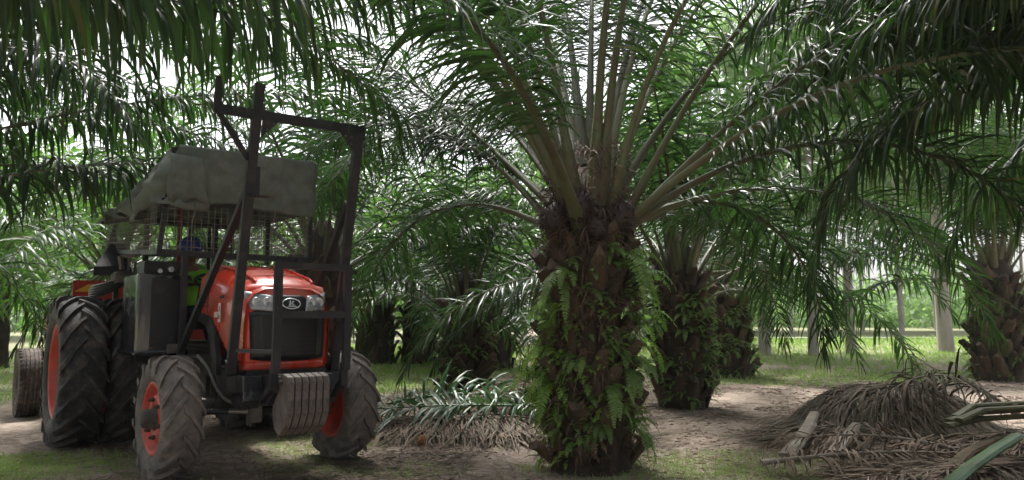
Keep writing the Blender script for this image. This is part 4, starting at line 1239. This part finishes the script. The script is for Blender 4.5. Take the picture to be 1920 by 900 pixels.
fn_.box((-.90, 2.29, 1.88), (.38, .04, .09), bev=.006)
fn_.obj('fender', M['vinyl'], tr)
fn_ = MB()
fn_.box((.95, 2.5, 1.78), (.6, .9, .05), bev=.01); fn_.obj('fender', M['black'], tr)

# ---- cab cage
cg = link('cab_cage', None, tr)
CX0, CX1, CY0, CY1 = -.79, .73, .70, 3.35
def zc(y): return 2.0 + .17 * (y - .7) / 2.6      # lower rail rises towards the back
def zt_(y): return 3.02 - .155 * (y - .7)
for (x, y) in ((CX0, CY0), (CX1, CY0), (CX0, CY1), (CX1, CY1)):
    q = MB(); q.bar((x, y, zc(y) - .02), (x + (.10 if x < 0 else 0), y, zt_(y)), .045, .045, up=(0, 1, 0), bev=.004); q.obj('corner_post', M['frame'], cg)
def rail(a, b, w=.045, d=.05, name='rail', m='frame'):
    q = MB(); q.bar(a, b, w, d, up=(0, 0, 1), bev=.004); q.obj(name, M[m], cg)
rail((CX0, CY0, 2.0), (CX1, CY0, 1.985), .045, .06); rail((CX0, CY1, zc(CY1)), (CX1, CY1, zc(CY1)))
for x in (CX0, CX1): rail((x, CY0, 2.0), (x, CY1, zc(CY1))); rail((x + (.10 if x < 0 else 0), CY0, zt_(CY0)), (x + (.10 if x < 0 else 0), CY1, zt_(CY1)))
rail((CX0 + .1, CY0, zt_(CY0)), (CX1, CY0, zt_(CY0))); rail((CX0 + .1, CY1, zt_(CY1)), (CX1, CY1, zt_(CY1)))
rail((CX0, CY0 - .005, 2.50), (CX1, CY0 - .005, 2.50), .04, .05)
for y in (1.6, 2.5): rail((CX0 + .1, y, zt_(y)), (CX1, y, zt_(y)), .04, .04)
for (x, y) in ((.05, CY0), (.18, CY1), (-.35, CY1), (CX1, 2.0), (.42, CY1)):
    q = MB(); q.bar((x, y, 2.0), (x, y, 2.55), .045, .045, up=(0, 1, 0)); q.obj('upright', M['frame'], cg)
q = MB(); q.bar((.02, CY1 - .03, 2.28), (.70, CY1 - .03, 2.28), .04, .05); q.obj('rail', M['frame'], cg)
def wires(pt, nu, nv, name):
    q = MB()
    for i in range(1, nu): q.tube([pt(i / nu, 0), pt(i / nu, 1)], .0036, 4, cap=False)
    for j in range(1, nv): q.tube([pt(0, j / nv), pt(1, j / nv)], .0036, 4, cap=False)
    q.obj(name, M['hose'], cg, kind='stuff')
wires(lambda u, w: (CX0 + (CX1 - CX0) * u, CY0 - .02, 2.0 + .55 * w), 24, 9, 'wire_mesh')
wires(lambda u, w: (CX0 - .02, CY0 + (CY1 - CY0) * u, zc(CY0 + (CY1 - CY0) * u) + .5 * w), 42, 9, 'wire_mesh')
wires(lambda u, w: (CX1 + .02, CY0 + (CY1 - CY0) * u, zc(CY0 + (CY1 - CY0) * u) + .5 * w), 34, 9, 'wire_mesh')

# ---- tarpaulin draped over the cage
def tarp():
    per = []      # plan outline from the right rear round the front to the left rear
    x0, x1, y0, y1 = CX0 - .035, CX1 + .045, CY0 - .06, CY1 + .03
    def seg(a, b, n):
        return [(a[0] + (b[0] - a[0]) * i / n, a[1] + (b[1] - a[1]) * i / n) for i in range(n)]
    cor = .07
    per += seg((x1, y1), (x1, y0 + cor), 34)
    per += [(x1 - .01, y0 + .03), (x1 - .035, y0 + .01)]
    per += seg((x1 - cor, y0), (x0 + .13, y0), 44)
    per += [(x0 + .08, y0 + .015), (x0 + .035, y0 + .05)]
    per += seg((x0, y0 + .11), (x0, y1), 50) + [(x0, y1)]
    per += seg((x0, y1), (x1, y1), 20)[1:] 
    n = len(per); rows = 22; cx_, cy_ = 0, 2.0
    v = []; f = []
    def ztop(y): return 3.06 - .158 * (y - .64)
    # where the hem hangs
    def hem(x, y, i):
        if abs(y - y0) < .06 and x > x0 + .10:
            t = (x - x0) / (x1 - x0)
            return 2.47 - .02 * math.sin(t * 9) + (.035 if t < .55 and t > .30 else 0) + (-.03 if t <= .30 else 0)
        if x < x0 + .10: 
            t = (y - y0) / (y1 - y0)
            return 2.46 + .10 * t - .09 * math.exp(-((t - .30) / .17) ** 2) + .04 * math.sin(t * 17)
        return 2.50 + .06 * (y - y0) / 2.7
    for i, (x, y) in enumerate(per):
        out = Vector((x - (-.03), (y - cy_) * .4)).normalized()
        if abs(y - y0) < .03: out = Vector((0, -1))
        elif x < x0 + .02: out = Vector((-1, 0))
        elif x > x1 - .02: out = Vector((1, 0))
        zt2 = ztop(y); zh = hem(x, y, i)
        left = max(0, min(1, (-.30 - x) / .35)) if y < y0 + .12 else (1 if x < -.5 else .3)
        for j in range(rows + 1):
            t = j / rows
            rid = 1 - abs(noise.noise(Vector((x * 3.0 + t, y * 2.6, t * 2.2 + 7)))) * 3.2
            z = zt2 + (zh - zt2) * t
            wob = .026 * (.25 + t) + .034 * left * (.3 + t)
            w = noise.noise(Vector((x * 4.5 + 3, y * 4.0, z * 3.2))) * 1.2 + .7 * noise.noise(Vector((x * 9, y * 8, z * 9 + 4)))
            # diagonal tension folds running to the front left corner
            fold = math.sin((y * 9 + z * 14) + 2 * noise.noise(Vector((y * 2, z * 3, 1)))) * .034 * left * (.25 + t)
            x_in = .14 * (1 - t) ** 1.3 if x < x0 + .12 else 0
            o_ = .012 + wob * w + fold + .026 * max(0, rid - .35) * (.6 + left) + .02 * left * t + (.05 * math.sin(t * math.pi) * left if x < -.7 else 0)
            v.append((x + x_in + out.x * o_, y + out.y * o_, z + .006 * w * (1 - t)))
    for i in range(n):
        i2 = (i + 1) % n
        for j in range(rows): f.append([i * (rows + 1) + j, i2 * (rows + 1) + j, i2 * (rows + 1) + j + 1, i * (rows + 1) + j + 1])
    # top sheet: inner rings shrinking to the middle
    base = len(v); rings = 6
    for r_ in range(1, rings + 1):
        s_ = 1 - r_ / rings
        for (x, y) in per:
            xx, yy = cx_ + (x + (.14 if x < x0 + .12 else 0) - cx_) * s_, cy_ + (y - cy_) * s_
            v.append((xx, yy, ztop(yy) - .012 * (1 - s_) + .014 * noise.noise(Vector((xx * 3, yy * 3, 2)))))
    for r_ in range(rings):
        for i in range(n):
            i2 = (i + 1) % n
            a = (lambda q: q * (rows + 1)) if r_ == 0 else (lambda q: base + (r_ - 1) * n + q)
            c = lambda q: base + r_ * n + q
            f.append([a(i), c(i), c(i2), a(i2)])
    b = MB(); b.add(v, f, sm=True)
    o = b.obj('tarpaulin', M['tarp'])
    return o
tp_ = tarp()
tp_.location = TO; tp_.rotation_euler = (0, 0, TH)
sol = tp_.modifiers.new('thick', 'SOLIDIFY'); sol.thickness = .006
thing(tp_, 'grey green canvas tarpaulin tied over the tractor cab', 'tarpaulin')
sm_ = MB()
for x in (-.02, .36):
    sm_.tube([(x, .60 - .012, 3.04), (x + .003, .592, 2.8), (x - .002, .592, 2.52)], .006, 5)
for y in (1.5, 2.4):
    sm_.tube([(.78, y, 3.06 - .158 * (y - .64)), (-.64, y, 3.068 - .158 * (y - .64))], .006, 5)
sm_.obj('seam', M['tarp'], tp_)
for x in (-.5, -.1, .3, .68):
    sm_ = MB(); sm_.tube([(x, .60, 2.50), (x + .01, .63, 2.42), (x - .01, .66, 2.30), (x, .665, 2.02)], .006, 5, 1); sm_.obj('tie_cord', M['hose'], tp_)
# a loose flap folded over the front left corner
fl = MB()
v = []; f = []
for i in range(9):
    for j in range(7):
        u, w = i / 8, j / 6
        x = -.76 + (.30 + .09 * w) * u + .02 * math.sin(w * 7); z = 2.96 - (.42 + .03 * math.sin(u * 8)) * w - .02 * u - .05 * (1 - u) * w
        v.append((x, .608 - .012 * noise.noise(Vector((x * 6, z * 6, 3))) - .016 - .012 * math.sin(w * 3), z))
for i in range(8):
    for j in range(6): f.append([i * 7 + j, i * 7 + j + 1, (i + 1) * 7 + j + 1, (i + 1) * 7 + j])
fl.add(v, f, sm=True)
fo = fl.obj('flap', M['tarp'], tp_); s_ = fo.modifiers.new('thick', 'SOLIDIFY'); s_.thickness = .006

# ---- cab inside: seat, steering wheel, dash
q = MB(); q.box((-.02, 2.15, 1.30), (.48, .48, .14), bev=.05); q.box((-.02, 2.40, 1.62), (.46, .12, .56), rot=(R(-8), 0, 0), bev=.05); q.obj('seat', M['vinyl'], tr)
q = MB(); q.box((.06, 1.22, 1.50), (.34, .34, .40), bev=.05); q.box((.02, .80, 1.50), (.50, .34, .30), bev=.04); q.obj('dashboard', M['plastic'], tr)
q = MB()
ring = [(.19 * math.cos(2 * math.pi * k / 24), 1.62 + .19 * math.sin(2 * math.pi * k / 24) * .86, 1.76 + .19 * math.sin(2 * math.pi * k / 24) * .5) for k in range(25)]
q.tube(ring, .016, 8, cap=False)
for k in (2, 10, 18): q.tube([(0, 1.62, 1.74), ring[k]], .011, 6)
q.tube([(0, 1.62, 1.75), (0, 1.40, 1.50)], .025, 8)
sw = q.obj('steering_wheel', M['plastic'], tr)
q = MB(); q.box((0, 1.75, 1.02), (1.05, 1.5, .05), bev=.01); q.obj('footplate', M['grime'], tr)
q = MB(); q.tube([(-.31, 1.9, 1.1), (-.31, 1.9, 2.98)], .028, 8); q.obj('roll_bar', M['maroon'], tr)
q = MB(); q.bar((.40, 3.05, 1.1), (.40, 3.0, 2.75), .06, .06, up=(0, 1, 0)); q.bar((-.42, 3.05, 1.1), (-.42, 3.0, 2.75), .06, .06, up=(0, 1, 0)); q.obj('roll_bar', M['black'], tr)

# ---- the driver
dr = link('person', None, None, TO, (0, 0, TH))
def skin_obj(name, verts, edges, radii, m, parent, root=0, sub=2):
    me = bpy.data.meshes.new(name); me.from_pydata(verts, edges, [])
    me.materials.append(m)
    o = link(name, me, parent)
    sk = o.modifiers.new('skin', 'SKIN'); sk.use_smooth_shade = True
    for i, r_ in enumerate(radii):
        rr = r_ if isinstance(r_, tuple) else (r_, r_)
        me.skin_vertices[0].data[i].radius = rr
    me.skin_vertices[0].data[root].use_root = True
    ss = o.modifiers.new('sub', 'SUBSURF'); ss.levels = sub; ss.render_levels = sub
    return o
DX = -.21
JV = [(DX, 2.12, 1.44), (DX, 2.05, 1.62), (DX, 1.93, 1.80), (DX, 1.86, 1.90), (DX, 1.83, 1.965), (DX, 1.79, 2.04), (DX, 1.775, 2.12), (DX, 1.78, 2.19),
      (DX - .17, 1.86, 1.85), (DX - .25, 1.72, 1.68), (DX - .10, 1.55, 1.80), (DX + .17, 1.86, 1.85), (DX + .27, 1.74, 1.66), (DX + .22, 1.56, 1.80),
      (DX - .10, 2.08, 1.40), (DX - .15, 1.66, 1.42), (DX - .14, 1.55, 1.10), (DX - .14, 1.42, 1.08), (DX + .10, 2.08, 1.40), (DX + .17, 1.66, 1.42), (DX + .2, 1.55, 1.10), (DX + .2, 1.42, 1.08)]
JE = [(0, 1), (1, 2), (2, 3), (3, 4), (4, 5), (5, 6), (6, 7), (3, 8), (8, 9), (9, 10), (3, 11), (11, 12), (12, 13), (0, 14), (14, 15), (15, 16), (16, 17), (0, 18), (18, 19), (19, 20), (20, 21)]
JR = [(.15, .11), (.14, .11), (.15, .10), .09, .052, .075, .085, .07, .062, .045, .030, .062, .045, .030, .09, .065, .05, .04, .09, .065, .05, .04]
skin_obj('body', JV, JE, JR, M['skin'], dr)
skin_obj('shirt', [JV[i] for i in (0, 1, 2, 3, 8, 11)] + [(DX - .225, 1.76, 1.74), (DX + .24, 1.77, 1.72)], [(0, 1), (1, 2), (2, 3), (3, 4), (3, 5), (4, 6), (5, 7)], [(.175, .135), (.165, .13), (.175, .125), .11, .085, .085, .07, .07], M['vest'], dr)
skin_obj('trousers', [JV[i] for i in (0, 14, 15, 16, 18, 19, 20)], [(0, 1), (1, 2), (2, 3), (0, 4), (4, 5), (5, 6)], [(.17, .13), .11, .085, .07, .11, .085, .07], M['navy'], dr)
# hands gripping the wheel: palm and five curled fingers each
for (hx, s_) in ((DX - .10, 1), (DX + .22, -1)):
    hv = [(hx, 1.55, 1.80), (hx, 1.515, 1.805)]; he = [(0, 1)]; hr = [.026, .034]
    for k in range(4):
        bx = hx + (k - 1.5) * .019; n0 = len(hv)
        hv += [(bx, 1.49, 1.81 + .003 * (k % 2)), (bx, 1.462, 1.80), (bx, 1.462, 1.775), (bx, 1.48, 1.765)]
        he += [(1, n0), (n0, n0 + 1), (n0 + 1, n0 + 2), (n0 + 2, n0 + 3)]; hr += [.010, .009, .0085, .007]
    n0 = len(hv); hv += [(hx + s_ * .04, 1.525, 1.79), (hx + s_ * .045, 1.50, 1.77)]; he += [(0, n0), (n0, n0 + 1)]; hr += [.011, .009]
    skin_obj('hand', hv, he, hr, M['skin'], dr, sub=1)
# helmet, face details, neck cloth
q = MB(); m4 = Matrix.Translation((DX, 1.785, 2.125))
q.lathe([(.0, .125), (.04, .130), (.09, .118), (.13, .085), (.152, .04), (.157, 0)], 24, 'Z', m4)
q.add([(DX - .10, 1.69, 2.128), (DX + .10, 1.69, 2.128), (DX + .07, 1.605, 2.108), (DX - .07, 1.605, 2.108), (DX - .10, 1.69, 2.116), (DX + .10, 1.69, 2.116), (DX + .07, 1.605, 2.098), (DX - .07, 1.605, 2.098)],
      [[0, 1, 2, 3], [7, 6, 5, 4], [0, 4, 5, 1], [1, 5, 6, 2], [2, 6, 7, 3], [3, 7, 4, 0]])
q.obj('helmet', M['blue'], dr)
q = MB(); q.tube([(DX, 1.700, 2.065), (DX, 1.672, 2.04), (DX, 1.690, 2.025)], [.010, .016, .010], 8); q.obj('nose', M['skin'], dr)
for s_ in (-1, 1):
    q = MB(); m4 = Matrix.Translation((DX + s_ * .033, 1.698, 2.075)); q.lathe([(-.012, .003), (-.010, .011), (0, .014), (.006, .010)], 10, 'Y', m4); q.obj('eye', M['navy'], dr)
    q = MB(); q.tube([(DX + s_ * .088, 1.79, 2.09), (DX + s_ * .098, 1.80, 2.06), (DX + s_ * .088, 1.79, 2.03)], [.010, .016, .010], 8); q.obj('ear', M['skin'], dr)
q = MB(); q.tube([(DX - .028, 1.705, 1.995), (DX, 1.695, 1.992), (DX + .028, 1.705, 1.995)], .007, 6); q.obj('mouth', M['maroon'], dr)
thing(dr, 'driver in blue helmet and lime green shirt sitting behind the steering wheel', 'person')

# ------------------------------------------------------------------ trailer behind
tl = link('trailer', None, None, TO, (0, 0, TH))
thing(tl, 'red trailer hitched behind the tractor with yellow striped headboard', 'trailer')
q = MB(); q.box((-.05, 4.2, 1.42), (1.95, .06, .86), bev=.01); hbd = q.obj('headboard', M['dull_red'], tl)
for x0 in (-.98, -.30, .38):
    zz = (1.30, 1.81); xs_ = (x0 - .38, x0 - .21, x0 + .31, x0 + .14)
    cl = lambda x_, : max(-1.02, x_)
    q = MB()
    pts = [(x0 + .0 - .03, 1.70), (x0 + .13, 1.70), (x0 + .30, 1.80), (x0 + .13, 1.80)]
    q.prism(pts, 4.158, 4.172, 'XZ')
    q.obj('stripe', M['yellow'], hbd)
for sx in (-1, 1):
    q = MB(); q.box((-.05 + sx * .95, 5.6, 1.22), (.04, 2.7, .40), bev=.01); q.obj('side_board', M['dull_red'], tl)
q = MB(); q.box((-.05, 5.6, 1.0), (1.86, 2.7, .06)); q.bar((-.05, 3.0, .62), (-.05, 4.3, .85), .12, .12); q.bar((-.5, 4.3, .9), (-.5, 6.9, .9), .1, .12); q.bar((.4, 4.3, .9), (.4, 6.9, .9), .1, .12); q.bar((-1.1, 5.5, .48), (1.1, 5.5, .48), .1, .1)
q.bar((-.5, 5.5, .48), (-.5, 5.5, .9), .1, .1); q.bar((.4, 5.5, .48), (.4, 5.5, .9), .1, .1)
q.obj('chassis', M['grime'], tl)
def plain_tyre(Rr, W, rim):
    b = MB(); hw = W / 2
    prof = [(-hw * .7, rim), (-hw * .95, rim + .05), (-hw, rim + (Rr - rim) * .5), (-hw * .92, Rr - .03), (-hw * .75, Rr - .006)]
    for g0 in (-.5, -.18, .18, .5):
        prof += [(hw * (g0 - .07), Rr), (hw * (g0 - .05), Rr - .012), (hw * (g0 + .05), Rr - .012), (hw * (g0 + .07), Rr)]
    prof += [(-x, r_) for x, r_ in prof[4::-1]]
    b.lathe(prof, 40, 'X', sm=False)
    for k in range(40):
        for sx in (-1, 1):
            a = 2 * math.pi * (k + .5 * (sx > 0)) / 40
            m4 = Matrix.Rotation(a, 4, 'X')
            b.box((0, 0, 0), (.001, .001, .001)) if False else None
            q_ = MB(); q_.box((sx * hw * .84, 0, Rr - .012), (hw * .22, .035, .03))
            b.add(q_.v, q_.f, m4)
    return b.mesh('tyre', M['mud_tyre'])
M['mud_tyre'] = mat('dried_mud_tyre', (0.075, 0.06, 0.052), (0.035, 0.03, 0.028), rough=.9, scale=9, bump=.6, dirt=(0.22, .17, .14), dirt_amt=.5, dirt_scale=8)
for sx in (-1, 1):
    w_ = link('wheel', rim_mesh(.26, .30, sx, disc_x=.02, m='grime'), tl, (sx * 1.33, 5.5, .46))
    link('tyre', plain_tyre(.47, .30, .26), w_)
# ------------------------------------------------------------------ cut fronds and piles
def mound_mesh(n, rx, ry, h, seed, ang0, spread, m, Lr=(.35, .8), W=(.006, .021), tone_dark=.4, shape=1.0, flow=None, twig=.0):
    """n dead leaflets laid over a mound, mostly running down its flanks"""
    rg = np.random.default_rng(seed)
    r_ = rg.random(n) ** .55 * .98; a = rg.uniform(0, 2 * np.pi, n)
    x, y = r_ * np.cos(a) * rx, r_ * np.sin(a) * ry
    def hz(x, y):
        q = np.clip(1 - (x / rx) ** 2 - (y / ry) ** 2, 0, 1)
        return h * q ** shape
    z = hz(x, y) * rg.uniform(.72, 1.0, n) + .01
    da = np.arctan2(y / ry ** 2, x / rx ** 2) + rg.normal(size=n) * spread
    if ang0 is not None:
        pick = rg.random(n) < .55
        da = np.where(pick, ang0 + rg.normal(size=n) * .35 + np.where(rg.random(n) < .5, 0, .0), da)
    L = rg.uniform(*Lr, n)
    d = np.stack([np.cos(da), np.sin(da), rg.uniform(-.05, .28, n)], 1)
    wref = np.stack([-np.sin(da), np.cos(da), rg.normal(size=n) * .5], 1)
    V, Q, per = ribbons(np.stack([x, y, z], 1), d, L, rg.uniform(*W, n), 5, rg.uniform(.02, .16, n), rg, fold=.4, wref=wref, taper=(.6, 1, .8, .3))
    hv = np.repeat(z, per)
    fl = hz(V[:, 0], V[:, 1]) * .93 + .006
    lift = np.repeat(rg.random(n) ** 2 * .06, per)
    V[:, 2] = np.maximum(V[:, 2], fl + lift * .5)
    V[:, 2] = np.minimum(V[:, 2], fl + lift + .09)
    tone = np.repeat(np.where(rg.random(n) < tone_dark, rg.uniform(.5, 1, n), rg.uniform(0, .2, n)), per)
    me = fast_mesh('dead_leaflets', V, Q, m, tone=tone)
    return me
def mound_core(rx, ry, h, shape=1.0, m='dark_core'):
    v = []; f = []; N = 28; K = 10
    for i in range(K + 1):
        for k in range(N):
            a = 2 * math.pi * k / N; t = i / K
            x, y = t * math.cos(a) * rx * .97, t * math.sin(a) * ry * .97
            v.append((x, y, h * .86 * max(0, 1 - t * t) ** shape * (1 + .15 * vnoise(x, y, 3, 2)) - .02))
    for i in range(K):
        for k in range(N): f.append([i * N + k, i * N + (k + 1) % N, (i + 1) * N + (k + 1) % N, (i + 1) * N + k])
    return new_mesh('core', v, f, M[m], True)
M['dark_core'] = mat('compost', (0.055, 0.042, 0.032), (0.03, 0.023, 0.018), rough=.95, scale=20, bump=1.0)
def pile(x, y, rx, ry, h, n, seed, ang0, label, rot=0.0, spread=.5, shape=1.0, **kw):
    root = link('dead_frond_pile', None, None, (x, y, 0), (0, 0, rot)); thing(root, label, 'pile of fronds')
    link('core', mound_core(rx, ry, h, shape), root)
    link('dead_leaflets', mound_mesh(int(n * 1.5), rx, ry, h, seed, ang0, spread, M['dry'], shape=shape, **kw), root, kind='stuff')
    return root
pile(4.4, 8.9, 1.1, .9, .60, 3600, 1, R(-25), 'large mound of grey brown dead palm fronds right of the big palm', tone_dark=.55, shape=.8)
pile(3.6, 8.3, .7, .6, .18, 1100, 2, None, 'low spread of dead leaflets at the left foot of the large mound', tone_dark=.3)
pile(3.95, 6.35, 1.15, .6, .18, 2300, 3, R(8), 'pinkish dry fronds heaped in front along the bottom right edge', tone_dark=.08, spread=.9)
pile(4.9, 7.3, 1.2, .6, .24, 1500, 4, R(-160), 'dry twiggy fronds between the large mound and the cut stalks', tone_dark=.2, spread=.9)
pile(-.55, 8.95, 1.35, .55, .22, 2400, 5, R(-80), 'brown dead frond heap under the fresh cut green frond', tone_dark=.3)
pile(.15, 10.9, 1.0, .7, .42, 1600, 6, R(-110), 'small heap of dead fronds left of the big trunk', tone_dark=.12, spread=.4)

def lying_frond(x, y, rz, L, label, seed, m='cut_leaf', rm='green_rachis', z0=.2, z1=.3, nper=80, ll=.65, w=.035, bow=.15, up=12, droop=.26, dead=.06, ruffle=1.0, s0=.15, w0=.12, w1=.05, side_bend=0.2, flat=True, cat='cut frond'):
    n = 24; s = np.linspace(0, 1, n)
    P = np.stack([s * L, side_bend * (s ** 2) * L * .3, z0 + (z1 - z0) * s + bow * np.sin(s * np.pi)], 1)
    T = np.gradient(P, axis=0); T /= np.linalg.norm(T, axis=1, keepdims=True)
    S = np.cross(T, [0, 0, 1.0]); S /= np.linalg.norm(S, axis=1, keepdims=True)
    root = link('palm_frond', rachis_mesh('palm_frond', P, T, S, M[rm], w0=w0, w1=w1), None, (x, y, 0), (0, 0, rz))
    lm = leaflet_mesh('leaflets', P, T, S, M[m], nper=nper, ll=ll, w=w, seed=seed, droop=droop, dead=dead, s0=s0, ruffle=ruffle)
    V = np.zeros(len(lm.vertices) * 3, dtype=np.float32); lm.vertices.foreach_get('co', V); V = V.reshape(-1, 3)
    V[:, 2] = np.where(V[:, 2] < .03, .03 + (V[:, 2] - .03) * .06, V[:, 2]); lm.vertices.foreach_set('co', V.ravel())
    link('leaflets', lm, root, kind='stuff')
    return thing(root, label, cat)
lying_frond(1.05, 8.95, R(178), 3.6, 'fresh cut green palm frond lying on the brown heap beside the tractor', 61, nper=84, ll=.75, z0=.29, z1=.22, bow=.08, w=.042, s0=.1, droop=.2)
lying_frond(-1.5, 9.5, R(-10), 2.3, 'half dried green frond standing up behind the fresh cut one', 62, nper=40, ll=.6, z0=.3, z1=.2, bow=.18, w=.045, s0=.0, ruffle=1.6)
lying_frond(5.6, 8.45, R(190), 2.0, 'dull greenish dead frond draped across the top of the large mound', 63, m='dry', rm='dry_rachis', nper=70, ll=.6, z0=.30, z1=.35, bow=.42, w=.032, s0=.0, dead=.95, droop=.3)
lying_frond(2.2, 6.75, R(-6), 2.4, 'pale dry frond lying along the bottom edge of the ground', 65, m='dry', rm='dry_rachis', nper=60, ll=.5, z0=.10, z1=.12, bow=.10, w=.022, s0=.0, dead=.0, droop=.3)
lying_frond(4.3, 6.6, R(150), 2.0, 'bleached dry frond arching over the front heap', 66, m='dry', rm='dry_rachis', nper=50, ll=.45, z0=.12, z1=.16, bow=.14, w=.02, s0=.0, dead=.0, droop=.3)

def stalk(pts, w, h, label, m, name='cut_petiole', sec=None):
    """flattened butt-cut palm petiole following pts"""
    b = MB(); pts = [Vector(p) for p in pts]; v = []; f = []
    secs = [(-.5, .1), (-.36, .42), (0, .5), (.36, .42), (.5, .1), (.3, -.4), (-.3, -.4)]; n = len(secs)
    for i, p in enumerate(pts):
        t = (pts[min(i + 1, len(pts) - 1)] - pts[max(i - 1, 0)]).normalized()
        sd = t.cross(Vector((0, 0, 1))).normalized(); u = sd.cross(t)
        for a, c in secs: v.append(p + sd * a * w[i] + u * c * h[i])
    for i in range(len(pts) - 1):
        for k in range(n): f.append([i * n + k, i * n + (k + 1) % n, (i + 1) * n + (k + 1) % n, (i + 1) * n + k])
    b.add(v, f, sm=False); b.add(v[:n], [list(range(n))]); b.add(v[-n:], [list(range(n))])
    rg = random.Random(len(label))
    for k in range(26):          # thorny margins
        i = rg.randrange(len(pts) - 1); q_ = rg.random(); p = pts[i].lerp(pts[i + 1], q_)
        t = (pts[i + 1] - pts[i]).normalized(); sd = t.cross(Vector((0, 0, 1))).normalized() * rg.choice((-1, 1)); ww = w[i] * .49
        c0 = p + sd * ww; e_ = c0 + sd * rg.uniform(.012, .03) + t * .01
        b.add([c0 - t * .008, c0 + t * .008, c0 + Vector((0, 0, .008)), e_], [[0, 1, 3], [1, 2, 3], [2, 0, 3]])
    o = b.obj(name, m)
    return thing(o, label, 'cut petiole')
stalk([(2.62, 7.30, .06), (2.85, 7.62, .12), (3.15, 8.05, .26), (3.28, 8.25, .34)], [.17, .15, .12, .10], [.05, .05, .045, .04], 'broad grey cut petiole poking out of the left side of the large mound', M['dry_rachis'])
stalk([(3.10, 7.35, .08), (3.30, 7.6, .14), (3.6, 7.95, .26)], [.16, .14, .11], [.05, .05, .045], 'short grey cut petiole right of the broad one', M['dry_rachis'])
stalk([(2.95, 7.75, .14), (3.15, 8.0, .24), (3.3, 8.3, .32)], [.10, .10, .08], [.04, .04, .04], 'narrow weathered petiole tucked between the two grey ones', M['dry_rachis'])
stalk([(3.28, 5.75, .13), (3.56, 5.96, .21), (3.88, 6.16, .30), (4.22, 6.36, .39)], [.125, .115, .11, .105], [.075, .07, .065, .06], 'thick green petiole angling in from the bottom right corner', M['green_rachis'])
M['olive'] = mat('olive_petiole', (0.10, 0.095, 0.045), (0.06, 0.058, 0.03), rough=.6, scale=5, stretch=(.3, 1, 1))
for i, (dy, dz) in enumerate([(0, .0), (.05, .05), (-.03, .08), (.10, .10)]):
    stalk([(3.85 + .05 * i, 6.75 + dy, .42 + dz * .6), (4.2, 6.82 + dy, .47 + dz), (4.6, 6.78 + dy, .50 + dz), (5.0, 6.7 + dy, .53 + dz)], [.10, .10, .09, .08], [.05, .05, .045, .04],
          ['lowest olive brown stalk stacked at the right edge', 'second olive stalk of the stack at the right edge', 'third olive stalk of the stack at the right edge', 'topmost olive stalk of the stack at the right edge'][i], M['olive'])
stalk([(3.45, 6.15, .10), (3.85, 6.45, .24), (4.3, 6.68, .34)], [.14, .12, .10], [.06, .06, .05], 'dark brown stalk leaning under the olive stack', M['boot'])
q = MB(); q.tube([(.0, 0, 0), (.03, 0, .05), (.0, .02, .10)], [.06, .075, .04], 10)
for k in range(40):
    a = k * 2.4; q.add([(.06 * math.cos(a), .06 * math.sin(a), .02 + .002 * k), (.06 * math.cos(a + .2), .06 * math.sin(a + .2), .02 + .002 * k), (.12 * math.cos(a + .1), .12 * math.sin(a + .1), .03 + .0015 * k)], [[0, 1, 2]])
M['orange'] = mat('rotting_bunch', (0.30, 0.13, 0.035), (0.16, 0.07, 0.03), rough=.8, scale=12)
rb_ = q.obj('fruit_bunch', M['orange'], None, (-.98, 8.15, .0)); thing(rb_, 'small orange rotten fruit bunch at the foot of the cut frond', 'fruit bunch')

# ------------------------------------------------------------------ damp air
hz = MB(); hz.box((0, 48, 5.5), (260, 120, 14.4))
hm = bpy.data.materials.new('damp_air'); hm.use_nodes = True
hn = hm.node_tree.nodes; hn.remove(hn['Principled BSDF'])
pv = hn.new('ShaderNodeVolumePrincipled'); pv.inputs['Color'].default_value = (.92, .97, .97, 1); pv.inputs['Density'].default_value = .0005; pv.inputs['Anisotropy'].default_value = .3
hm.node_tree.links.new(pv.outputs[0], hn['Material Output'].inputs['Volume'])
hz.obj('haze', hm, kind='stuff')
